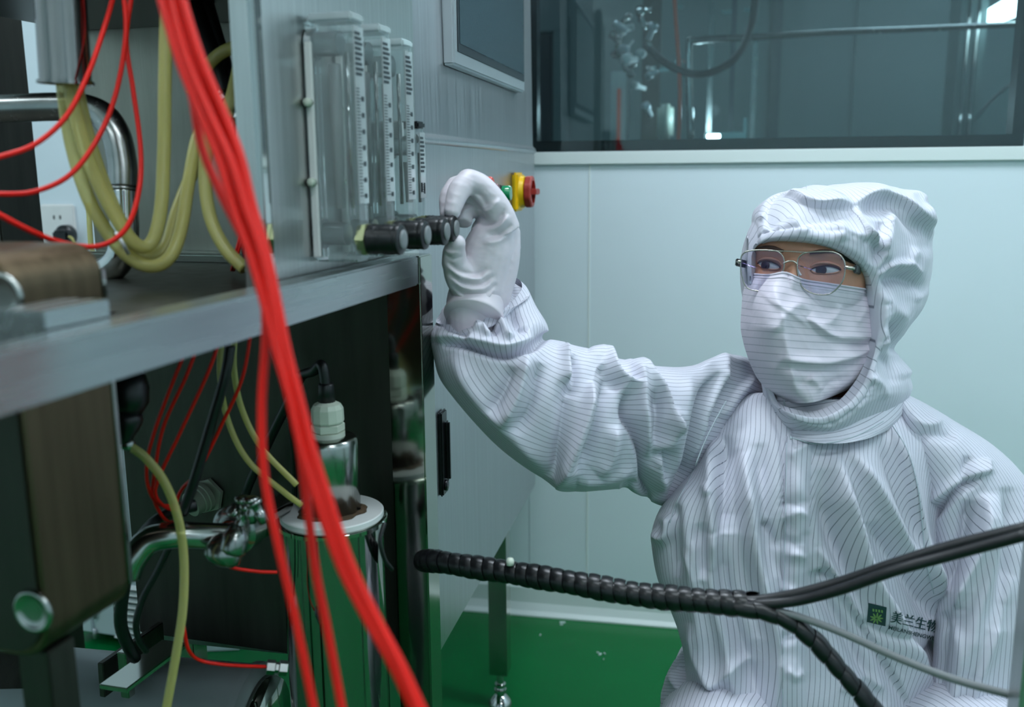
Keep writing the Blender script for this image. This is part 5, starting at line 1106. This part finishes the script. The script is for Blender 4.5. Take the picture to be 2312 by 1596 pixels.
ss = [
 ([(1000, 778), (1045, 782), (1083, 793), (1142, 806), (1205, 785), (1244, 752)], 11, -11, 1), ([(985, 760), (1040, 762), (1090, 775), (1150, 785), (1210, 760)], 12, 9), ([(1010, 730), (1025, 745), (1060, 762)], 8, -7), ([(1090, 715), (1110, 735), (1120, 760)], 9, -8), ([(1070, 742), (1090, 738), (1110, 760)], 7, 6), ([(1150, 700), (1165, 730), (1190, 750)], 10, -6), ([(1130, 720), (1140, 745), (1155, 768)], 8, 6),
 ([(1020, 800), (1060, 870), (1120, 940), (1180, 1000), (1240, 1060)], 18, 6), ([(1192, 800), (1180, 850), (1165, 900), (1140, 955)], 15, 10), ([(1160, 830), (1140, 880), (1110, 930)], 14, -6), ([(1218, 820), (1205, 880), (1190, 930), (1160, 970)], 13, -6),
 ([(1276, 778), (1282, 820), (1284, 865)], 8, 8, -1), ([(1290, 800), (1300, 850), (1290, 900)], 11, -6), ([(1283, 870), (1272, 960), (1254, 1040), (1248, 1080)], 12, -7), ([(1336, 862), (1318, 930), (1290, 1010), (1258, 1092)], 15, 13, 1),
 ([(1370, 850), (1352, 930), (1325, 1010), (1298, 1060)], 14, -9), ([(1330, 786), (1368, 800), (1388, 840), (1412, 862), (1442, 872)], 9, 10, -1), ([(1350, 830), (1380, 860), (1400, 880)], 10, -5), ([(1436, 812), (1470, 850), (1500, 884), (1512, 930), (1520, 975)], 10, 9, -1), ([(1415, 812), (1445, 860), (1452, 920), (1462, 990), (1466, 1040)], 12, 8),
 ([(1412, 885), (1408, 940), (1430, 980), (1446, 1030), (1452, 1090), (1462, 1132)], 12, -12, 1), ([(1392, 960), (1380, 1030), (1350, 1070)], 13, 5), ([(1478, 880), (1488, 940), (1484, 1000), (1478, 1060)], 12, -8), ([(1524, 920), (1505, 990), (1488, 1018), (1492, 1070), (1498, 1110)], 12, 9), ([(1480, 1040), (1500, 1020), (1494, 1080)], 7, -6),
 ([(1622, 842), (1585, 890), (1560, 960), (1550, 1010), (1536, 1075), (1512, 1128)], 14, -12, 1), ([(1634, 803), (1628, 850), (1600, 920), (1575, 990), (1556, 1060)], 11, 9), ([(1560, 850), (1545, 930), (1530, 1000), (1520, 1070)], 14, 5), ([(1650, 860), (1625, 910), (1600, 960)], 10, -6), ([(1700, 850), (1660, 890), (1625, 940)], 9, 5, 1), ([(1400, 1100), (1440, 1105), (1470, 1135)], 11, -6), ([(1300, 1085), (1370, 1082), (1430, 1060)], 13, 4), ([(1690, 820), (1640, 812), (1580, 830)], 9, 3)]
V, Fc, uv = loft(sr, 300, 200, 2.1, ss, (41, 8, 10, 36), center_u=.25)
slv = mk('reaching_sleeve', V, Fc, M_cloth, person, uv=uv)
# gathered cuff ring around the wrist
V, Fc, uv2 = loft([R_(1196, 662, 984, 722, 1.15, .040, .014), R_(1172, 660, 992, 718, 1.150, .046, .030), R_(1160, 672, 998, 714, 1.145, .040, .026), R_(1150, 664, 1004, 704, 1.145, .036, .02)], 26, 160, 2.0, (), (51, 4, 60, 120))
mk('elastic_cuff', V, Fc, M_cloth, slv, uv=uv2)

# far sleeve
sl = [R_(2015, 900, 2030, 880, 1.24, .05), R_(2030, 985, 2085, 905, 1.235, .070), R_(2060, 1060, 2160, 950, 1.23, .082), R_(2082, 1140, 2250, 1010, 1.225, .088), R_(2096, 1230, 2330, 1095, 1.22, .090), R_(2104, 1320, 2385, 1210, 1.215, .090), R_(2108, 1400, 2405, 1330, 1.21, .088), R_(2104, 1470, 2405, 1440, 1.205, .085), R_(2098, 1560, 2395, 1550, 1.20, .080), R_(2112, 1650, 2370, 1650, 1.19, .070), R_(2140, 1740, 2340, 1740, 1.18, .055)]
sls = [
 ([(2085, 1185), (2120, 1155), (2165, 1110), (2215, 1078)], 13, -11, 1), ([(2090, 1150), (2140, 1105), (2200, 1070), (2230, 1065)], 13, 8), ([(2218, 1118), (2208, 1200), (2190, 1260), (2168, 1320), (2156, 1370)], 12, 12, 1), ([(2195, 1130), (2185, 1200), (2165, 1260), (2135, 1330)], 16, -10), ([(2245, 1110), (2240, 1200), (2225, 1300), (2200, 1400), (2180, 1520)], 20, 8),
 ([(2275, 1100), (2280, 1200), (2270, 1300), (2250, 1420)], 18, -7), ([(2190, 1030), (2180, 1060), (2175, 1090)], 8, -4), ([(2225, 1035), (2228, 1070)], 8, 4), ([(2050, 940), (2090, 960), (2130, 950)], 10, 3), ([(2060, 1000), (2100, 980), (2160, 985)], 12, -4), ([(2130, 1380), (2140, 1430), (2125, 1500), (2122, 1580)], 13, -7), ([(2150, 1400), (2165, 1480), (2150, 1600)], 14, 7), ([(2285, 1300), (2250, 1400), (2215, 1500), (2190, 1600)], 13, 7)]
V, Fc, uv = loft(sl, 200, 160, 2.1, sls, (61, 8, 10, 34))
mk('lowered_sleeve', V, Fc, M_cloth, person, uv=uv)

# trousers, boots
for nm, h_, k_, a_ in (('trouser_leg', hipR, kR, aR), ('trouser_leg', hipL, kL, aL)):
    P = spline([h_ - BACK * .03, h_ * .5 + k_ * .5, k_ + ZA * .012, k_ * .6 + a_ * .4 + BACK * .02, a_ + ZA * .04], 90)
    rr = np.interp(np.linspace(0, 1, 90), [0, .3, .5, .75, 1], [.12, .105, .085, .078, .055]); V, Fc = tube_vf(P, rr, 60); V = np.array(V)
    uvq = np.stack([np.tile(np.arange(60) / 60 * .5, 90), np.repeat(np.arange(90) / 90, 60)], 1)
    cen = np.repeat(P, 60, 0); nn_ = V - cen; nn_ /= np.linalg.norm(nn_, axis=1)[:, None]; V = V + nn_ * wrinkle(V, 71, 22, 14, 40)[:, None]
    mk(nm, V, Fc, M_cloth, person, uv=uvq)
    fd = hf * [1, 1, 0]; fd /= np.linalg.norm(fd); sd = np.cross(fd, ZA)
    V = []; Fc = []; nn2 = 20
    prof_ = [(-.07, .020, .085), (-.055, .036, .088), (-.01, .040, .085), (.05, .042, .060), (.11, .046, .048), (.155, .040, .040), (.178, .02, .030)]
    for (f_, w_, hgt) in prof_:
        for q in range(nn2):
            an = 2 * math.pi * q / nn2; V.append(np.array([a_[0], a_[1], 0.001]) + fd * f_ + sd * w_ * math.cos(an) + ZA * (hgt * (.5 + .5 * math.sin(an))))
    for j in range(len(prof_) - 1):
        for q in range(nn2): Fc.append((j * nn2 + q, j * nn2 + (q + 1) % nn2, (j + 1) * nn2 + (q + 1) % nn2, (j + 1) * nn2 + q))
    Fc += [tuple(range(nn2))[::-1], tuple(range((len(prof_) - 1) * nn2, len(prof_) * nn2))]
    mk('boot', V, Fc, M_boot, person)
# hem bulge of the suit at the lower left (seat of the squatting worker)
V, Fc, uv = loft([R_(1560, 1440, 1640, 1440, 1.30, .03), R_(1530, 1480, 1680, 1490, 1.30, .07), R_(1500, 1530, 1700, 1540, 1.30, .09), R_(1488, 1590, 1700, 1600, 1.30, .10), R_(1500, 1680, 1700, 1690, 1.30, .09)], 70, 120, 2.0, [([(1510, 1520), (1540, 1560), (1570, 1610)], 9, 6), ([(1530, 1500), (1560, 1540), (1580, 1580)], 9, -6)], (81, 10, 30, 70))
mk('suit_seat', V, Fc, M_cloth, person, uv=np.stack([uv[:, 1] * .18, uv[:, 0]], 1))

# ---------------------------------------------------------------- gloved hand
gv = []; gf = []
dH = 1.10
def chain(pts, rr, seg=16, n=22):
    capsule(gv, gf, [D(*p) for p in pts], rr, seg, n)
def ball(p, r_):
    c = D(*p); V, Fc = lathe(c - ZA * r_, ZA, [(r_ * math.sin(math.pi * k / 12) + 1e-5, r_ * (1 - math.cos(math.pi * k / 12))) for k in range(13)], 16); o = len(gv); gv.extend([tuple(v) for v in V]); gf.extend([tuple(i + o for i in f) for f in Fc])
# index, middle, ring, little finger, thumb (px, px, depth)
chain([(1140, 520, 1.112), (1122, 470, 1.100), (1088, 425, 1.090), (1058, 408, 1.084)], [.019, .0165, .0150, .0142])
chain([(1058, 408, 1.084), (1036, 432, 1.074), (1022, 472, 1.067)], [.0142, .0130, .0100]); ball((1021, 476, 1.067), .0100); ball((1058, 409, 1.084), .0142)
chain([(1140, 520, 1.128), (1100, 462, 1.118), (1055, 425, 1.108), (1030, 424, 1.104)], [.019, .0165, .015, .0142])
chain([(1032, 424, 1.104), (1016, 448, 1.094), (1012, 484, 1.084)], [.0142, .0128, .0100]); ball((1012, 485, 1.084), .0100); ball((1031, 425, 1.104), .0142)
chain([(1148, 530, 1.130), (1118, 490, 1.128), (1075, 462, 1.122)], [.017, .0155, .014]); chain([(1075, 462, 1.122), (1050, 478, 1.112), (1046, 505, 1.104)], [.014, .0125, .010]); ball((1075, 462, 1.122), .014)
chain([(1150, 565, 1.14), (1142, 520, 1.145), (1110, 498, 1.142)], [.015, .0135, .012]); chain([(1110, 498, 1.142), (1086, 512, 1.132), (1078, 536, 1.122)], [.012, .0105, .009]); ball((1110, 498, 1.142), .012)
chain([(1085, 665, 1.120), (1045, 628, 1.105), (1026, 594, 1.092)], [.026, .0205, .0150]); chain([(1026, 594, 1.092), (1026, 568, 1.082), (1032, 548, 1.072)], [.0150, .0135, .0100]); ball((1026, 593, 1.092), .0150); ball((1032, 549, 1.072), .0100)
# palm and wrist
chain([(1122, 505, 1.118), (1104, 560, 1.122), (1082, 640, 1.130), (1070, 700, 1.138)], [.022, .030, .034, .031], 20)
chain([(1140, 515, 1.132), (1130, 590, 1.135), (1102, 660, 1.138), (1080, 720, 1.14)], [.019, .023, .029, .029], 20)
chain([(1060, 640, 1.122), (1060, 680, 1.128), (1068, 745, 1.142)], [.022, .028, .031], 20)
Vg, Fg = voxel('g', gv, gf, None, None, .0017, 7)
gs = [
 ([(1010, 590), (1035, 610), (1075, 618), (1100, 605)], 4, -1.6), ([(1012, 602), (1040, 624), (1080, 630), (1108, 615)], 4, 1.8), ([(1014, 615), (1042, 638), (1085, 642), (1114, 622)], 4, -1.8), ([(1020, 630), (1048, 650), (1090, 652), (1120, 630)], 4, 1.8), ([(1022, 645), (1050, 664), (1092, 664), (1122, 640)], 4, -1.6), ([(1030, 660), (1060, 678), (1100, 672)], 5, 1.6),
 ([(1140, 470), (1122, 500), (1095, 508), (1070, 500)], 5, -2.4), ([(1150, 485), (1128, 512), (1098, 520)], 5, 2.2), ([(1156, 505), (1130, 528), (1100, 534)], 5, -2), ([(1158, 525), (1125, 545), (1090, 548)], 6, 2), ([(1130, 450), (1105, 475), (1080, 478)], 5, 1.8), ([(1060, 430), (1085, 440), (1100, 465)], 6, -1.8), ([(1040, 480), (1065, 470), (1090, 480)], 5, 1.5), ([(1000, 560), (1015, 572), (1040, 570)], 4, 1.2), ([(1004, 570), (1020, 583), (1046, 578)], 4, -1.2)]
Vg = Vg + 0; Vg = Vg + BACK * wrinkle(Vg, 91, 2.6, 80, 200, (1, 1, 1.6))[:, None]
Vg = folds(Vg, gs)
hand = mk('gloved_hand', Vg, Fg, M_glove, person, label='white rubber glove pinching the farthest black knob')
V, Fc = tube_vf(spline(px((1078, 678, 1.132), (1073, 700, 1.124), (1069, 718, 1.118)), 12), [.0325, .0328, .033, .0332, .0335, .034, .0345, .035, .0355, .036, .0362, .0355], 40); mk('glove_cuff', V, Fc, M_glove, hand)
# lowered hand resting on the knee (below the frame)
gv.clear(); gf.clear()
w0 = D(2240, 1760, 1.17); dirn = (kL - w0) / np.linalg.norm(kL - w0); lat = np.cross(dirn, ZA); lat /= np.linalg.norm(lat)
capsule(gv, gf, [w0, w0 + dirn * .08], [.028, .034])
for k in range(4):
    b0_ = w0 + dirn * .075 + lat * (.024 - .016 * k); L_ = [.065, .075, .07, .055][k]; capsule(gv, gf, [b0_, b0_ + dirn * L_ * .6, b0_ + dirn * L_ - ZA * .02], [.0095, .009, .0075])
capsule(gv, gf, [w0 + dirn * .02 + lat * .02, w0 + dirn * .05 + lat * .05, w0 + dirn * .08 + lat * .055], [.014, .012, .009])
Vg, Fg = voxel('g', gv, gf, None, None, .0025, 3); mk('resting_gloved_hand', Vg, Fg, M_glove, person)
